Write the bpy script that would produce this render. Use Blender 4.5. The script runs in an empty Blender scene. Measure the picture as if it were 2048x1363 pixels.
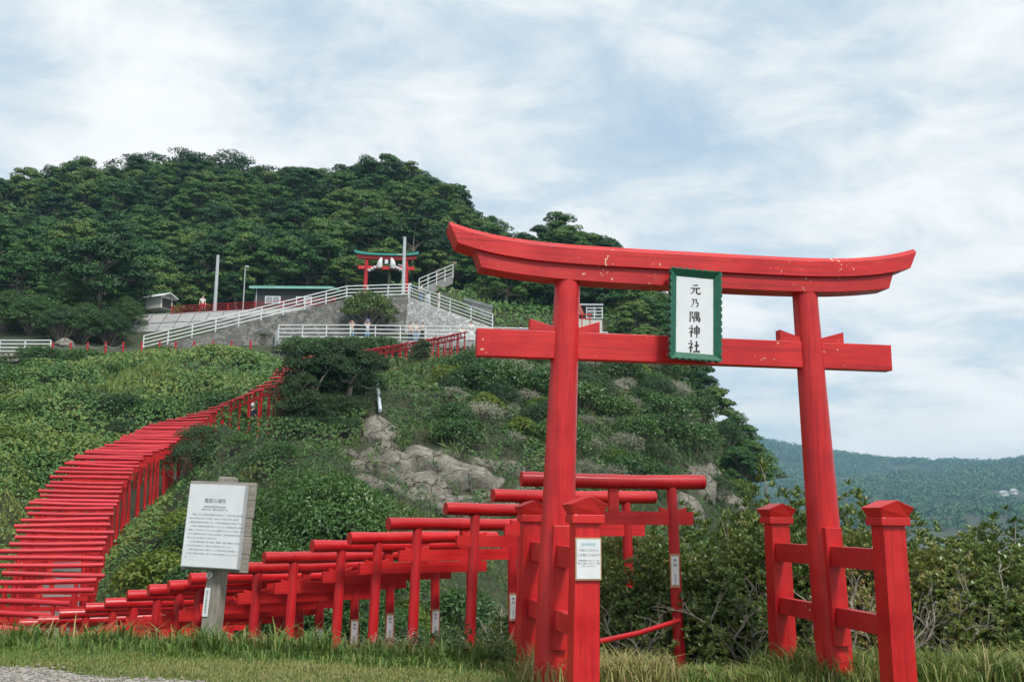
import bpy, bmesh, math, random
import numpy as np
from mathutils import Matrix, Vector
random.seed(7); rng = np.random.default_rng(7)
SC = bpy.context.scene
COL = SC.collection

# ------------------------------------------------------------------ camera
EYE = np.array([0.0, 0.0, 1.5]); FPX = 2000.0
PITCH = math.radians(10.0); ROLL = math.radians(0.5)
FW = np.array([0, math.cos(PITCH), math.sin(PITCH)])
UP = np.array([0, -math.sin(PITCH), math.cos(PITCH)]); RT = np.array([1.0, 0, 0])
cam_d = bpy.data.cameras.new('camera'); cam = bpy.data.objects.new('camera', cam_d); COL.objects.link(cam)
cam_d.sensor_width = 36; cam_d.lens = 36 * FPX / 2048; cam_d.clip_start = 0.05; cam_d.clip_end = 20000
r_ = RT * math.cos(ROLL) + UP * math.sin(ROLL); u_ = -RT * math.sin(ROLL) + UP * math.cos(ROLL)
cam.matrix_world = Matrix(((r_[0], u_[0], -FW[0], EYE[0]), (r_[1], u_[1], -FW[1], EYE[1]), (r_[2], u_[2], -FW[2], EYE[2]), (0, 0, 0, 1)))
SC.camera = cam

def ray(px, py):
    u = px - 1024.0; v = py - 681.5
    u0 = u * math.cos(ROLL) + v * math.sin(ROLL); v0 = -u * math.sin(ROLL) + v * math.cos(ROLL)
    return FW + RT * u0 / FPX - UP * v0 / FPX
def W(px, py, D):
    r = ray(px, py); return EYE + r * (D / r[1])

# ------------------------------------------------------------------ world, sun, exposure
SUN_AZ = math.radians(150)      # compass from +Y towards +X : behind the camera, to the right
SUN_EL = math.radians(52)
world = bpy.data.worlds.new('World'); SC.world = world; world.use_nodes = True
nt = world.node_tree; nt.nodes.clear()
def N(t, kind, **kw):
    n = t.nodes.new(kind)
    for k, v in kw.items(): setattr(n, k, v)
    return n
def math_n(t, op, a, b=None, clamp=False):
    n = N(t, 'ShaderNodeMath', operation=op); n.use_clamp = clamp
    for i, v in enumerate((a, b)):
        if v is None: continue
        if isinstance(v, (int, float)): n.inputs[i].default_value = v
        else: t.links.new(v, n.inputs[i])
    return n.outputs[0]
def mix_c(t, fac, a, b, blend='MIX'):
    n = N(t, 'ShaderNodeMix', data_type='RGBA', blend_type=blend)
    for s, v in ((n.inputs[0], fac), (n.inputs[6], a), (n.inputs[7], b)):
        if isinstance(v, (int, float)): s.default_value = v
        elif isinstance(v, tuple): s.default_value = (*v, 1) if len(v) == 3 else v
        else: t.links.new(v, s)
    return n.outputs[2]
def ramp(t, fac, stops, interp='LINEAR'):
    n = N(t, 'ShaderNodeValToRGB'); n.color_ramp.interpolation = interp
    el = n.color_ramp.elements
    while len(el) < len(stops): el.new(0.5)
    for e, (p, c) in zip(el, stops):
        e.position = p; e.color = (*c, 1) if len(c) == 3 else c
    t.links.new(fac, n.inputs[0]); return n.outputs[0]
def noise(t, vec, scale, detail=4, rough=.55, dist=0.0):
    n = N(t, 'ShaderNodeTexNoise'); n.inputs['Scale'].default_value = scale
    n.inputs['Detail'].default_value = detail; n.inputs['Roughness'].default_value = rough
    n.inputs['Distortion'].default_value = dist
    if vec is not None: t.links.new(vec, n.inputs['Vector'])
    return n.outputs['Fac']

sky = N(nt, 'ShaderNodeTexSky', sky_type='NISHITA'); sky.sun_disc = False
sky.sun_elevation = SUN_EL; sky.sun_rotation = SUN_AZ; sky.air_density = 1.0; sky.dust_density = 1.5
tc = N(nt, 'ShaderNodeTexCoord'); sep = N(nt, 'ShaderNodeSeparateXYZ'); nt.links.new(tc.outputs['Generated'], sep.inputs[0])
den = math_n(nt, 'ADD', math_n(nt, 'MAXIMUM', sep.outputs[2], 0.0), 0.26)
cmb = N(nt, 'ShaderNodeCombineXYZ')
nt.links.new(math_n(nt, 'DIVIDE', sep.outputs[0], den), cmb.inputs[0])
nt.links.new(math_n(nt, 'MULTIPLY', math_n(nt, 'DIVIDE', sep.outputs[1], den), 1.2), cmb.inputs[1])
cmb.inputs[2].default_value = 11.4
big = noise(nt, cmb.outputs[0], 1.05, 6, .55, .3)
fine = noise(nt, cmb.outputs[0], 4.2, 9, .62, .35)
cl = math_n(nt, 'ADD', math_n(nt, 'MULTIPLY', big, 0.60), math_n(nt, 'MULTIPLY', fine, 0.40))
ccol = ramp(nt, cl, [(0.35, (2.35, 3.0, 3.55)), (0.42, (2.95, 3.45, 3.85)), (0.475, (3.75, 4.03, 4.2)), (0.525, (4.35, 4.47, 4.55)), (0.64, (4.75, 4.8, 4.83))])
cover = ramp(nt, cl, [(0.30, (.80, .80, .80)), (0.46, (.97, .97, .97)), (0.52, (1, 1, 1))])
skyc = mix_c(nt, cover, sky.outputs[0], ccol)
bg = N(nt, 'ShaderNodeBackground'); bg.inputs['Strength'].default_value = 0.1; nt.links.new(skyc, bg.inputs[0])
wo = N(nt, 'ShaderNodeOutputWorld'); nt.links.new(bg.outputs[0], wo.inputs[0])

sun_d = bpy.data.lights.new('sun', 'SUN'); sun_d.energy = 1.5; sun_d.angle = math.radians(11); sun_d.color = (1.0, .965, .91)
sun = bpy.data.objects.new('sun', sun_d); COL.objects.link(sun)
sdir = Vector((math.sin(SUN_AZ) * math.cos(SUN_EL), math.cos(SUN_AZ) * math.cos(SUN_EL), math.sin(SUN_EL)))
sun.rotation_euler = sdir.to_track_quat('Z', 'Y').to_euler(); sun.location = (20, -30, 60)
vs = SC.view_settings; vs.view_transform = 'Standard'; vs.look = 'None'; vs.exposure = 1.18; vs.gamma = 1.0; vs.use_curve_mapping = False
SC.render.engine = 'CYCLES'; cy = SC.cycles
cy.use_denoising = True; cy.max_bounces = 6; cy.diffuse_bounces = 3; cy.glossy_bounces = 2; cy.transmission_bounces = 3
cy.transparent_max_bounces = 4; cy.volume_bounces = 0; cy.caustics_reflective = False; cy.caustics_refractive = False
cy.use_adaptive_sampling = True; cy.adaptive_threshold = 0.015

# ------------------------------------------------------------------ materials
MATS = {}
def newmat(name):
    m = bpy.data.materials.new(name); m.use_nodes = True; t = m.node_tree; t.nodes.clear()
    o = N(t, 'ShaderNodeOutputMaterial'); b = N(t, 'ShaderNodeBsdfPrincipled'); t.links.new(b.outputs[0], o.inputs[0])
    MATS[name] = m; return m, t, b, o
def bump(t, b, h, strength=.3, dist=.01):
    n = N(t, 'ShaderNodeBump'); n.inputs['Strength'].default_value = strength; n.inputs['Distance'].default_value = dist
    t.links.new(h, n.inputs['Height']); t.links.new(n.outputs[0], b.inputs['Normal'])
def ocoord(t, scale=(1, 1, 1), out='Object'):
    c = N(t, 'ShaderNodeTexCoord'); m = N(t, 'ShaderNodeMapping'); m.inputs['Scale'].default_value = scale
    t.links.new(c.outputs[out], m.inputs[0]); return m.outputs[0]
def plain(name, c1, c2, rough=.7, scale=6, bstr=.2, bdist=.01, stretch=(1, 1, 1), spec=.5, rnd=0.0, detail=5):
    m, t, b, o = newmat(name); v = ocoord(t, stretch)
    n = noise(t, v, scale, detail, .6); col = ramp(t, n, [(.32, c1), (.68, c2)])
    if rnd:
        oi = N(t, 'ShaderNodeObjectInfo')
        f = math_n(t, 'ADD', math_n(t, 'MULTIPLY', oi.outputs['Random'], rnd * 2), 1 - rnd)
        col = mix_c(t, 1.0, col, f, 'MULTIPLY')
    t.links.new(col, b.inputs['Base Color']); b.inputs['Roughness'].default_value = rough
    b.inputs['Specular IOR Level'].default_value = spec
    if bstr: bump(t, b, n, bstr, bdist)
    return m
def red_paint(name, base, dark, chips=.0, rough=.42, grain=(1, 14, 14), gb=.25):
    m, t, b, o = newmat(name); v = ocoord(t); g = ocoord(t, grain)
    n1 = noise(t, v, 2.2, 5, .6); n2 = noise(t, g, 3.0, 6, .6); oi = N(t, 'ShaderNodeObjectInfo')
    col = ramp(t, math_n(t, 'ADD', math_n(t, 'MULTIPLY', n1, .6), math_n(t, 'MULTIPLY', n2, .4)), [(.36, dark), (.60, base)])
    f = math_n(t, 'ADD', math_n(t, 'MULTIPLY', oi.outputs['Random'], .22), .86)
    col = mix_c(t, 1.0, col, f, 'MULTIPLY')
    st = noise(t, ocoord(t, tuple(.35 if g_ == min(grain) else 22 for g_ in grain)), 1.6, 7, .65)
    col = mix_c(t, ramp(t, st, [(.36, (.55, .55, .55)), (.47, (0, 0, 0))]), col, (dark[0] * .62, dark[1] * .9, dark[2] * .9))
    col = mix_c(t, ramp(t, noise(t, v, .9, 6, .7), [(.56, (0, 0, 0)), (.74, (.30, .30, .30))]), col, (.62, .055, .055))
    h = n2
    if chips:
        c1 = noise(t, v, 22, 4, .6); c2 = noise(t, v, 1.6, 3, .5)
        msk = ramp(t, math_n(t, 'ADD', c1, math_n(t, 'MULTIPLY', c2, .55)), [(1.232 - chips, (0, 0, 0)), (1.244 - chips, (1, 1, 1))])
        col = mix_c(t, msk, col, (.72, .56, .36)); h = math_n(t, 'SUBTRACT', n2, math_n(t, 'MULTIPLY', msk, .6))
    t.links.new(col, b.inputs['Base Color'])
    t.links.new(ramp(t, n1, [(.3, (rough - .08,) * 3), (.7, (rough + .12,) * 3)]), b.inputs['Roughness'])
    b.inputs['Specular IOR Level'].default_value = .5
    bump(t, b, h, gb, .006); return m
def foliage(name, cols, trans=.3, rough=.5, scale=.35, attr=None, spec=.35, orand=.3):
    m, t, b, o = newmat(name)
    geo = N(t, 'ShaderNodeNewGeometry'); oi = N(t, 'ShaderNodeObjectInfo')
    if attr:
        a = N(t, 'ShaderNodeAttribute', attribute_name=attr); base = a.outputs['Fac']
    else:
        base = noise(t, ocoord(t), scale, 3, .6)
    f = math_n(t, 'ADD', math_n(t, 'MULTIPLY', base, .62), math_n(t, 'MULTIPLY', geo.outputs['Random Per Island'], .38))
    f = math_n(t, 'ADD', f, math_n(t, 'MULTIPLY', math_n(t, 'SUBTRACT', oi.outputs['Random'], .5), orand), True)
    k = len(cols) - 1
    col = ramp(t, f, [(.12 + .76 * i / k, c) for i, c in enumerate(cols)])
    t.links.new(col, b.inputs['Base Color']); b.inputs['Roughness'].default_value = rough
    b.inputs['Specular IOR Level'].default_value = spec
    if trans:
        tr = N(t, 'ShaderNodeBsdfTranslucent'); t.links.new(mix_c(t, .35, col, (.18, .26, .03)), tr.inputs[0])
        mx = N(t, 'ShaderNodeMixShader'); mx.inputs[0].default_value = trans
        t.links.new(b.outputs[0], mx.inputs[1]); t.links.new(tr.outputs[0], mx.inputs[2]); t.links.new(mx.outputs[0], o.inputs[0])
    return m

RED = red_paint('red_paint', (.62, .020, .018), (.43, .006, .011), chips=.235)
REDZ = red_paint('red_paint_upright', (.62, .020, .018), (.40, .005, .010), chips=.225, rough=.36, grain=(14, 14, 1))
LOG = red_paint('red_log_paint', (.58, .014, .018), (.42, .008, .011), chips=.19, rough=.30, grain=(.8, 10, 10), gb=.35)
LOGZ = red_paint('red_post_paint', (.57, .012, .016), (.39, .006, .009), chips=.19, rough=.42, grain=(10, 10, .8), gb=.35)
FADED = red_paint('faded_red_log_paint', (.58, .022, .034), (.47, .012, .020), rough=.5, grain=(.8, 10, 10), gb=.3)
GREEN = plain('green_frame_paint', (.006, .085, .048), (.010, .125, .072), .5, 9, .2, .004)
WHITEP = plain('white_board_paint', (.66, .69, .71), (.74, .76, .78), .45, 5, .05, .002)
WHITER = plain('white_rail_paint', (.62, .66, .67), (.76, .79, .79), .5, 3, .05, .003)
INK = plain('black_ink', (.006, .006, .007), (.012, .012, .014), .6, 20, 0)
GREYINK = plain('grey_print', (.10, .11, .12), (.16, .17, .18), .6, 20, 0)
TEALINK = plain('pale_blue_print', (.20, .45, .56), (.25, .52, .62), .6, 20, 0)
WOOD = plain('weathered_grey_wood', (.17, .15, .125), (.34, .315, .275), .85, 4, .5, .006, (12, 12, 1.0))
WOODH = plain('weathered_grey_plank', (.19, .165, .135), (.36, .33, .285), .85, 4, .5, .006, (1.0, 12, 12))
TAN = plain('tan_varnished_wood', (.38, .24, .12), (.47, .31, .17), .6, 8, .2, .003)
CONC = plain('concrete', (.26, .265, .26), (.36, .365, .355), .9, 1.6, .25, .02)
CONCP = plain('panel_concrete', (.25, .255, .25), (.36, .365, .355), .9, 2.2, .4, .02, (.5, 1, 3), rnd=.07)
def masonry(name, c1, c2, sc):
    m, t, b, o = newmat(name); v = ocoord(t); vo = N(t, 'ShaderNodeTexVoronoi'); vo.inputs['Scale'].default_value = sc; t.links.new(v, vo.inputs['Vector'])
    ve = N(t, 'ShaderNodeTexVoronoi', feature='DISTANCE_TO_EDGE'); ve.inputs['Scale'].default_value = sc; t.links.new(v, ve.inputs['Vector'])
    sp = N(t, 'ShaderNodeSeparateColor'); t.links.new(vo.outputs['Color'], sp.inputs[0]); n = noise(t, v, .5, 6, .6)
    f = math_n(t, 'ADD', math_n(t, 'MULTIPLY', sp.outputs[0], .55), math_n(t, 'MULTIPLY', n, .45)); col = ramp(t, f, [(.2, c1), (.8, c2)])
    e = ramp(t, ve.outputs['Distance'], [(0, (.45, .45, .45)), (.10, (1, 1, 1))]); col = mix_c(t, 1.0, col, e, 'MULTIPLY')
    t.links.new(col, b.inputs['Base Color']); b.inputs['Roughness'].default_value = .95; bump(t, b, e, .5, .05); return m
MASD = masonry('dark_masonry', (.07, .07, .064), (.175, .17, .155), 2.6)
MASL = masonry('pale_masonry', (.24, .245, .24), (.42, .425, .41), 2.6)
STONE = plain('rubble_stone', (.15, .145, .125), (.33, .315, .275), .9, 3.0, .5, .03, rnd=.3)
def rock_mat():
    m, t, b, o = newmat('lichen_rock'); v = ocoord(t); g = N(t, 'ShaderNodeNewGeometry'); oi = N(t, 'ShaderNodeObjectInfo')
    w = noise(t, v, 3.2, 7, .68); f = noise(t, v, 15, 9, .72)
    vo = N(t, 'ShaderNodeTexVoronoi', feature='DISTANCE_TO_EDGE'); vo.inputs['Scale'].default_value = 1.1
    ad = N(t, 'ShaderNodeVectorMath', operation='ADD'); sc = N(t, 'ShaderNodeVectorMath', operation='SCALE'); sc.inputs['Scale'].default_value = .55
    nz = N(t, 'ShaderNodeTexNoise'); nz.inputs['Scale'].default_value = 2.4; nz.inputs['Detail'].default_value = 5; t.links.new(v, nz.inputs['Vector'])
    t.links.new(nz.outputs['Color'], sc.inputs[0]); t.links.new(v, ad.inputs[0]); t.links.new(sc.outputs[0], ad.inputs[1]); t.links.new(ad.outputs[0], vo.inputs['Vector'])
    crack = ramp(t, vo.outputs['Distance'], [(0.0, (.35, .35, .35)), (.035, (1, 1, 1))])
    col = ramp(t, w, [(.30, (.085, .073, .056)), (.46, (.195, .175, .142)), (.60, (.29, .272, .232)), (.75, (.40, .385, .345))])
    col = mix_c(t, ramp(t, f, [(.55, (0, 0, 0)), (.66, (.75, .75, .75))]), col, (.36, .36, .32))
    col = mix_c(t, ramp(t, f, [(.30, (.7, .7, .7)), (.42, (0, 0, 0))]), col, (.045, .042, .035))
    col = mix_c(t, crack, (.03, .028, .022), col)
    t.links.new(col, b.inputs['Base Color']); b.inputs['Roughness'].default_value = .95; b.inputs['Specular IOR Level'].default_value = .2
    h = math_n(t, 'ADD', math_n(t, 'MULTIPLY', f, .7), math_n(t, 'MULTIPLY', crack, .8)); bump(t, b, h, .9, .12); return m
ROCK = rock_mat()
STEEL = plain('galvanised_pole', (.40, .43, .45), (.52, .55, .57), .5, 2, .05, .003)
ROOFG = plain('pale_green_roof', (.17, .42, .36), (.24, .50, .44), .5, 1.2, .1, .01)
ROOFT = plain('green_copper_roof', (.02, .24, .20), (.04, .33, .28), .5, 2, .1, .01)
DARKW = plain('dark_boarding', (.018, .022, .022), (.040, .046, .044), .7, 2, .4, .02, (1, 1, 9))
CREAM = plain('cream_wall', (.55, .54, .49), (.66, .65, .60), .7, 2, .15, .01, (1, 1, 6))
GLASS = plain('window_glass', (.20, .24, .26), (.34, .38, .40), .12, 1.0, 0, spec=.8)
DARKIN = plain('dark_interior', (.012, .012, .012), (.02, .02, .02), .8, 3, 0)
REDRF = plain('faded_red_roof', (.42, .09, .07), (.52, .14, .10), .7, 3, .2, .01)
WPIPE = plain('pale_pvc_pipe', (.52, .60, .66), (.62, .69, .74), .4, 3, .03, .003)
BARK = plain('grey_bark', (.11, .095, .075), (.24, .21, .17), .9, 6, .5, .02, (3, 3, 1))
TWIG = plain('pale_dead_twig', (.19, .165, .135), (.36, .33, .285), .9, 9, .3, .005)
SKIN = plain('skin', (.52, .32, .23), (.58, .37, .27), .55, 6, 0)
HAIR = plain('dark_hair', (.012, .010, .009), (.03, .024, .02), .5, 20, .1, .003)
CL = {k: plain(k + '_cloth', tuple(.85 * x for x in c), c, .85, 8, .2, .005) for k, c in dict(
    white=(.74, .74, .74), denim=(.20, .36, .55), black=(.015, .015, .018), navy=(.02, .03, .07), peach=(.62, .42, .34),
    blue=(.16, .30, .52), red=(.5, .03, .03), beige=(.5, .44, .33), teal=(.12, .42, .45)).items()}

LEAF_F = foliage('forest_leaf', [(.007, .028, .009), (.021, .078, .018), (.046, .136, .026), (.092, .182, .034), (.160, .205, .050)], 0, .55, .3, orand=.5)
LEAF_S = foliage('shrub_leaf', [(.015, .052, .018), (.040, .112, .030), (.074, .168, .040), (.125, .215, .052)], .25, .42, .6, orand=.35, spec=.5)
LEAF_Y = foliage('yellow_green_leaf', [(.045, .095, .016), (.100, .180, .028), (.175, .245, .040), (.27, .26, .06)], .3, .5, .6)
LEAF_G = foliage('silvery_leaf', [(.085, .115, .070), (.19, .20, .140), (.36, .35, .27), (.48, .46, .39)], .12, .7, .8)
LEAF_T = foliage('leathery_leaf', [(.016, .050, .014), (.055, .125, .026), (.120, .190, .040), (.21, .225, .055), (.38, .23, .07)], .2, .36, .55, orand=.25, spec=.5)
LEAF_O = foliage('turning_leaf', [(.04, .10, .022), (.10, .18, .04), (.19, .24, .06), (.34, .28, .09), (.46, .27, .12)], .25, .42, .7, spec=.45)
LEAF_P = foliage('dark_pine_leaf', [(.010, .034, .012), (.022, .060, .020), (.040, .085, .028), (.066, .100, .038)], .15, .6, .6)
LEAFU = foliage('understorey_leaf', [(.008, .026, .008), (.024, .072, .016), (.052, .128, .024), (.100, .172, .032)], 0, .55, attr='tint')
COVER_L = foliage('slope_cover_leaf', [(.014, .050, .016), (.036, .112, .030), (.066, .172, .044), (.115, .220, .055), (.20, .250, .062)], .25, .5, attr='tint')
COVER_R = foliage('cliff_scrub_leaf', [(.010, .036, .011), (.028, .084, .021), (.055, .132, .031), (.098, .158, .042), (.17, .160, .07)], .22, .55, attr='tint')
FARLEAF = foliage('distant_wood_leaf', [(.012, .045, .018), (.026, .085, .028), (.048, .125, .038), (.10, .175, .06)], 0, .7, attr='tint')
GRASSM = foliage('grass_blade', [(.040, .100, .020), (.090, .180, .032), (.155, .240, .050), (.28, .290, .09), (.42, .34, .16)], .3, .55, attr='tint')

def ground_mat():
    m, t, b, o = newmat('hillside_soil'); v = ocoord(t)
    n = noise(t, v, .6, 8, .65); n2 = noise(t, v, 6, 6, .6)
    col = ramp(t, n, [(.3, (.018, .030, .012)), (.5, (.034, .048, .018)), (.7, (.062, .058, .028))])
    col = mix_c(t, .35, col, ramp(t, n2, [(.3, (.015, .024, .010)), (.7, (.085, .085, .042))]))
    t.links.new(col, b.inputs['Base Color']); b.inputs['Roughness'].default_value = .95
    bump(t, b, n2, .7, .08); return m
SOIL = ground_mat()
LAWN = plain('lawn_soil', (.055, .075, .022), (.14, .14, .05), .95, 3, .5, .02, detail=8)
GRAVEL = plain('gravel', (.22, .20, .175), (.44, .41, .365), .95, 22, .8, .02, detail=8)
PEB = plain('pebble', (.22, .20, .18), (.46, .43, .385), .9, 8, .2, .01, rnd=.3)
def sea_mat():
    m, t, b, o = newmat('sea_water'); v = ocoord(t); n = noise(t, v, .25, 5, .6)
    b.inputs['Base Color'].default_value = (.02, .06, .075, 1); b.inputs['Roughness'].default_value = .12
    bump(t, b, n, .4, .3); return m
SEA = sea_mat()

# ------------------------------------------------------------------ object helpers
def link(o, parent=None):
    COL.objects.link(o)
    if parent is not None: o.parent = parent
    return o
def tag(o, label, cat, group=None):
    o['label'] = label; o['category'] = cat
    if group: o['group'] = group
    return o
def empty(name, loc=(0, 0, 0), rz=0.0):
    o = bpy.data.objects.new(name, None); COL.objects.link(o); o.empty_display_size = .2
    o.location = Vector([float(c) for c in loc]); o.rotation_euler = (0, 0, rz); return o
def thing(name, label, cat, loc=(0, 0, 0), rz=0.0, group=None):
    return tag(empty(name, loc, rz), label, cat, group)
class MB:
    def __init__(s): s.v = []; s.f = []
    def add(s, vs, fs):
        b = len(s.v); s.v += [tuple(float(c) for c in p) for p in vs]; s.f += [tuple(i + b for i in f) for f in fs]; return s
    def box(s, c, d, m=None):
        hx, hy, hz = d[0] / 2, d[1] / 2, d[2] / 2
        vs = [Vector((x, y, z)) for z in (-hz, hz) for y in (-hy, hy) for x in (-hx, hx)]
        if m is not None: vs = [m @ p for p in vs]
        vs = [p + Vector(c) for p in vs]
        return s.add(vs, [(0, 2, 3, 1), (4, 5, 7, 6), (0, 1, 5, 4), (2, 6, 7, 3), (0, 4, 6, 2), (1, 3, 7, 5)])
    def hexa(s, p):   # 8 points: bottom loop 0-3 ccw, top loop 4-7
        return s.add(p, [(3, 2, 1, 0), (4, 5, 6, 7), (0, 1, 5, 4), (1, 2, 6, 5), (2, 3, 7, 6), (3, 0, 4, 7)])
    def beam(s, a, b, w, h):      # box along a-b, w across, h high
        a = Vector(a); b = Vector(b); d = (b - a).normalized()
        x = d.cross(Vector((0, 0, 1)))
        x = x.normalized() if x.length > 1e-4 else Vector((1, 0, 0))
        z = x.cross(d).normalized(); x *= w / 2; z *= h / 2
        return s.hexa([a - x - z, a + x - z, b + x - z, b - x - z, a - x + z, a + x + z, b + x + z, b - x + z])
    def tube(s, pts, rad, n=10, cap=True):
        pts = [Vector([float(c) for c in p]) for p in pts]; rings = []
        ref = Vector((0.13, .31, .94)).normalized(); b = len(s.v)
        for i, p in enumerate(pts):
            d = (pts[min(i + 1, len(pts) - 1)] - pts[max(i - 1, 0)]).normalized()
            x = d.cross(ref)
            if x.length < 1e-3: x = d.cross(Vector((1, 0, 0)))
            x.normalize(); y = d.cross(x); r = rad[i] if hasattr(rad, '__len__') else rad
            for k in range(n):
                a = 2 * math.pi * k / n; s.v.append(tuple(p + (x * math.cos(a) + y * math.sin(a)) * r))
        for i in range(len(pts) - 1):
            for k in range(n):
                k2 = (k + 1) % n; s.f.append((b + i * n + k, b + i * n + k2, b + (i + 1) * n + k2, b + (i + 1) * n + k))
        if cap:
            s.f.append(tuple(b + k for k in range(n))[::-1]); s.f.append(tuple(b + (len(pts) - 1) * n + k for k in range(n)))
        return s
    def prism(s, prof, y0, y1):   # profile in XZ extruded along Y
        n = len(prof); vs = [(x, y0, z) for x, z in prof] + [(x, y1, z) for x, z in prof]
        fs = [tuple(range(n)), tuple(range(2 * n - 1, n - 1, -1))]
        fs += [((i + 1) % n, i, n + i, n + (i + 1) % n) for i in range(n)]
        return s.add(vs, fs)
    def mesh(s, name, m, smooth=False):
        me = bpy.data.meshes.new(name); me.from_pydata(s.v, [], s.f); me.materials.append(m)
        if smooth:
            me.shade_smooth(); me.set_sharp_from_angle(angle=math.radians(38))
        return me
    def obj(s, name, m, parent=None, smooth=False, bevel=0, seg=2):
        o = bpy.data.objects.new(name, s.mesh(name, m, smooth)); link(o, parent)
        if bevel:
            bv = o.modifiers.new('bevel', 'BEVEL'); bv.width = bevel; bv.segments = seg; bv.limit_method = 'ANGLE'
        return o
def mobj(name, me, parent=None):
    return link(bpy.data.objects.new(name, me), parent)
def copy_tree(o, parent=None):
    c = o.copy(); COL.objects.link(c); c.parent = parent
    for ch in [k for k in o.children]: copy_tree(ch, c)
    return c
def npmesh(name, V, quads, m, attr=None, smooth=False):
    """V (n,3) floats, quads (k,4) ints"""
    me = bpy.data.meshes.new(name); n = len(V); k = len(quads)
    me.vertices.add(n); me.vertices.foreach_set('co', np.ascontiguousarray(V, dtype=np.float32).ravel())
    me.loops.add(4 * k); me.loops.foreach_set('vertex_index', np.ascontiguousarray(quads, dtype=np.int32).ravel())
    me.polygons.add(k); me.polygons.foreach_set('loop_start', np.arange(0, 4 * k, 4, dtype=np.int32))
    try: me.polygons.foreach_set('loop_total', np.full(k, 4, dtype=np.int32))
    except Exception: pass
    me.update(calc_edges=True); me.materials.append(m)
    if attr is not None:
        a = me.attributes.new('tint', 'FLOAT', 'POINT'); a.data.foreach_set('value', np.ascontiguousarray(attr, dtype=np.float32))
    if smooth: me.shade_smooth()
    return me
def unit(a): return a / (np.linalg.norm(a, axis=-1, keepdims=True) + 1e-9)
def leaves(C, Nn, S, asp=.55, fold=.15, tdir=None, r=rng):
    """diamond leaves: centres C, normals Nn, lengths S"""
    n = len(C); Nn = unit(Nn)
    t = unit(r.normal(size=(n, 3))) if tdir is None else tdir
    t = unit(t - (t * Nn).sum(1, keepdims=True) * Nn); b = np.cross(Nn, t); S = np.asarray(S).reshape(-1, 1)
    V = np.empty((n, 4, 3)); V[:, 0] = C - t * S * .5; V[:, 2] = C + t * S * .5 - Nn * S * fold * .6
    V[:, 1] = C + b * S * asp * .5 + Nn * S * fold; V[:, 3] = C - b * S * asp * .5 + Nn * S * fold
    return V.reshape(-1, 3), np.arange(4 * n).reshape(-1, 4)

# ------------------------------------------------------------------ the shrine path (log-beam heights read off the place)
TORII_H = 2.30
LEG1 = [(1045, 958, 11.3, 15), (988, 990, 12.4, 24), (891, 1017, 13.1, 29), (779, 1047, 13.5, 33), (699, 1075, 13.8, 36), (626, 1092, 14.0, 36),
        (531, 1114, 14.1, 36), (455, 1136, 14.2, 36), (382, 1157, 14.3, 36), (338, 1171, 14.4, 35), (300, 1180, 14.6, 34), (257, 1190, 15.0, 32),
        (211, 1206, 15.9, 30), (170, 1217, 16.9, 28), (121, 1226, 17.8, 27), (78, 1241, 18.6, 26), (38, 1247, 19.3, 26)]
LEG2 = [(-30, 1252, 20.2), (15, 1222, 20.7), (60, 1198, 21.1), (84, 1177, 21.8), (99, 1137, 22.9), (112, 1100, 24.0), (133, 1052, 25.9),
        (145, 1017, 27.4), (162, 977, 29.8), (182, 953, 31.0), (192, 937, 31.8), (213, 919, 33.2), (245, 903, 35.0), (283, 886, 37.3), (308, 873, 39.0),
        (338, 858, 41.2), (364, 844, 42.8), (405, 827, 44.2), (450, 807, 45.3), (525, 777, 46.8), (588, 746, 48.5), (612, 734, 52), (632, 722, 58),
        (650, 712, 64), (690, 705, 68), (735, 700, 69.5), (800, 690, 70.8), (870, 678, 72.2), (922, 667, 73.2)]
L2 = np.array([W(*q) for q in LEG2]); L2[:, 2] -= TORII_H
L_T = 2.16
L1 = []
for px, py, D, a in LEG1:
    p = W(px, py, D); k_ = 1.03 + .09 * min(1, max(0, (a - 15) / 21)); a = math.radians(a); c = p + np.array([math.cos(a), math.sin(a), 0]) * (L_T * k_ / 2 - .01)
    L1.append((c[0], c[1], p[2] - TORII_H, a))
def resample(P, step):
    P = np.asarray(P); d = np.r_[0, np.cumsum(np.linalg.norm(np.diff(P[:, :2], axis=0), axis=1))]
    # smooth by Catmull-Rom through dense interpolation
    s = np.linspace(0, d[-1], 1200); Q = np.stack([np.interp(s, d, P[:, k]) for k in range(3)], 1)
    k = 45; ker = np.hanning(k); ker /= ker.sum(); pad = np.pad(Q, ((k // 2, k // 2), (0, 0)), mode='reflect', reflect_type='odd')
    Q = np.stack([np.convolve(pad[:, j], ker, 'valid') for j in range(3)], 1)
    ds = np.r_[0, np.cumsum(np.linalg.norm(np.diff(Q, axis=0), axis=1))]
    t = np.arange(0, ds[-1], step); R = np.stack([np.interp(t, ds, Q[:, k]) for k in range(3)], 1)
    T = unit(np.stack([np.gradient(R[:, 0]), np.gradient(R[:, 1])], 1)); return R, T
R2, T2 = resample(L2, .53)

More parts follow.
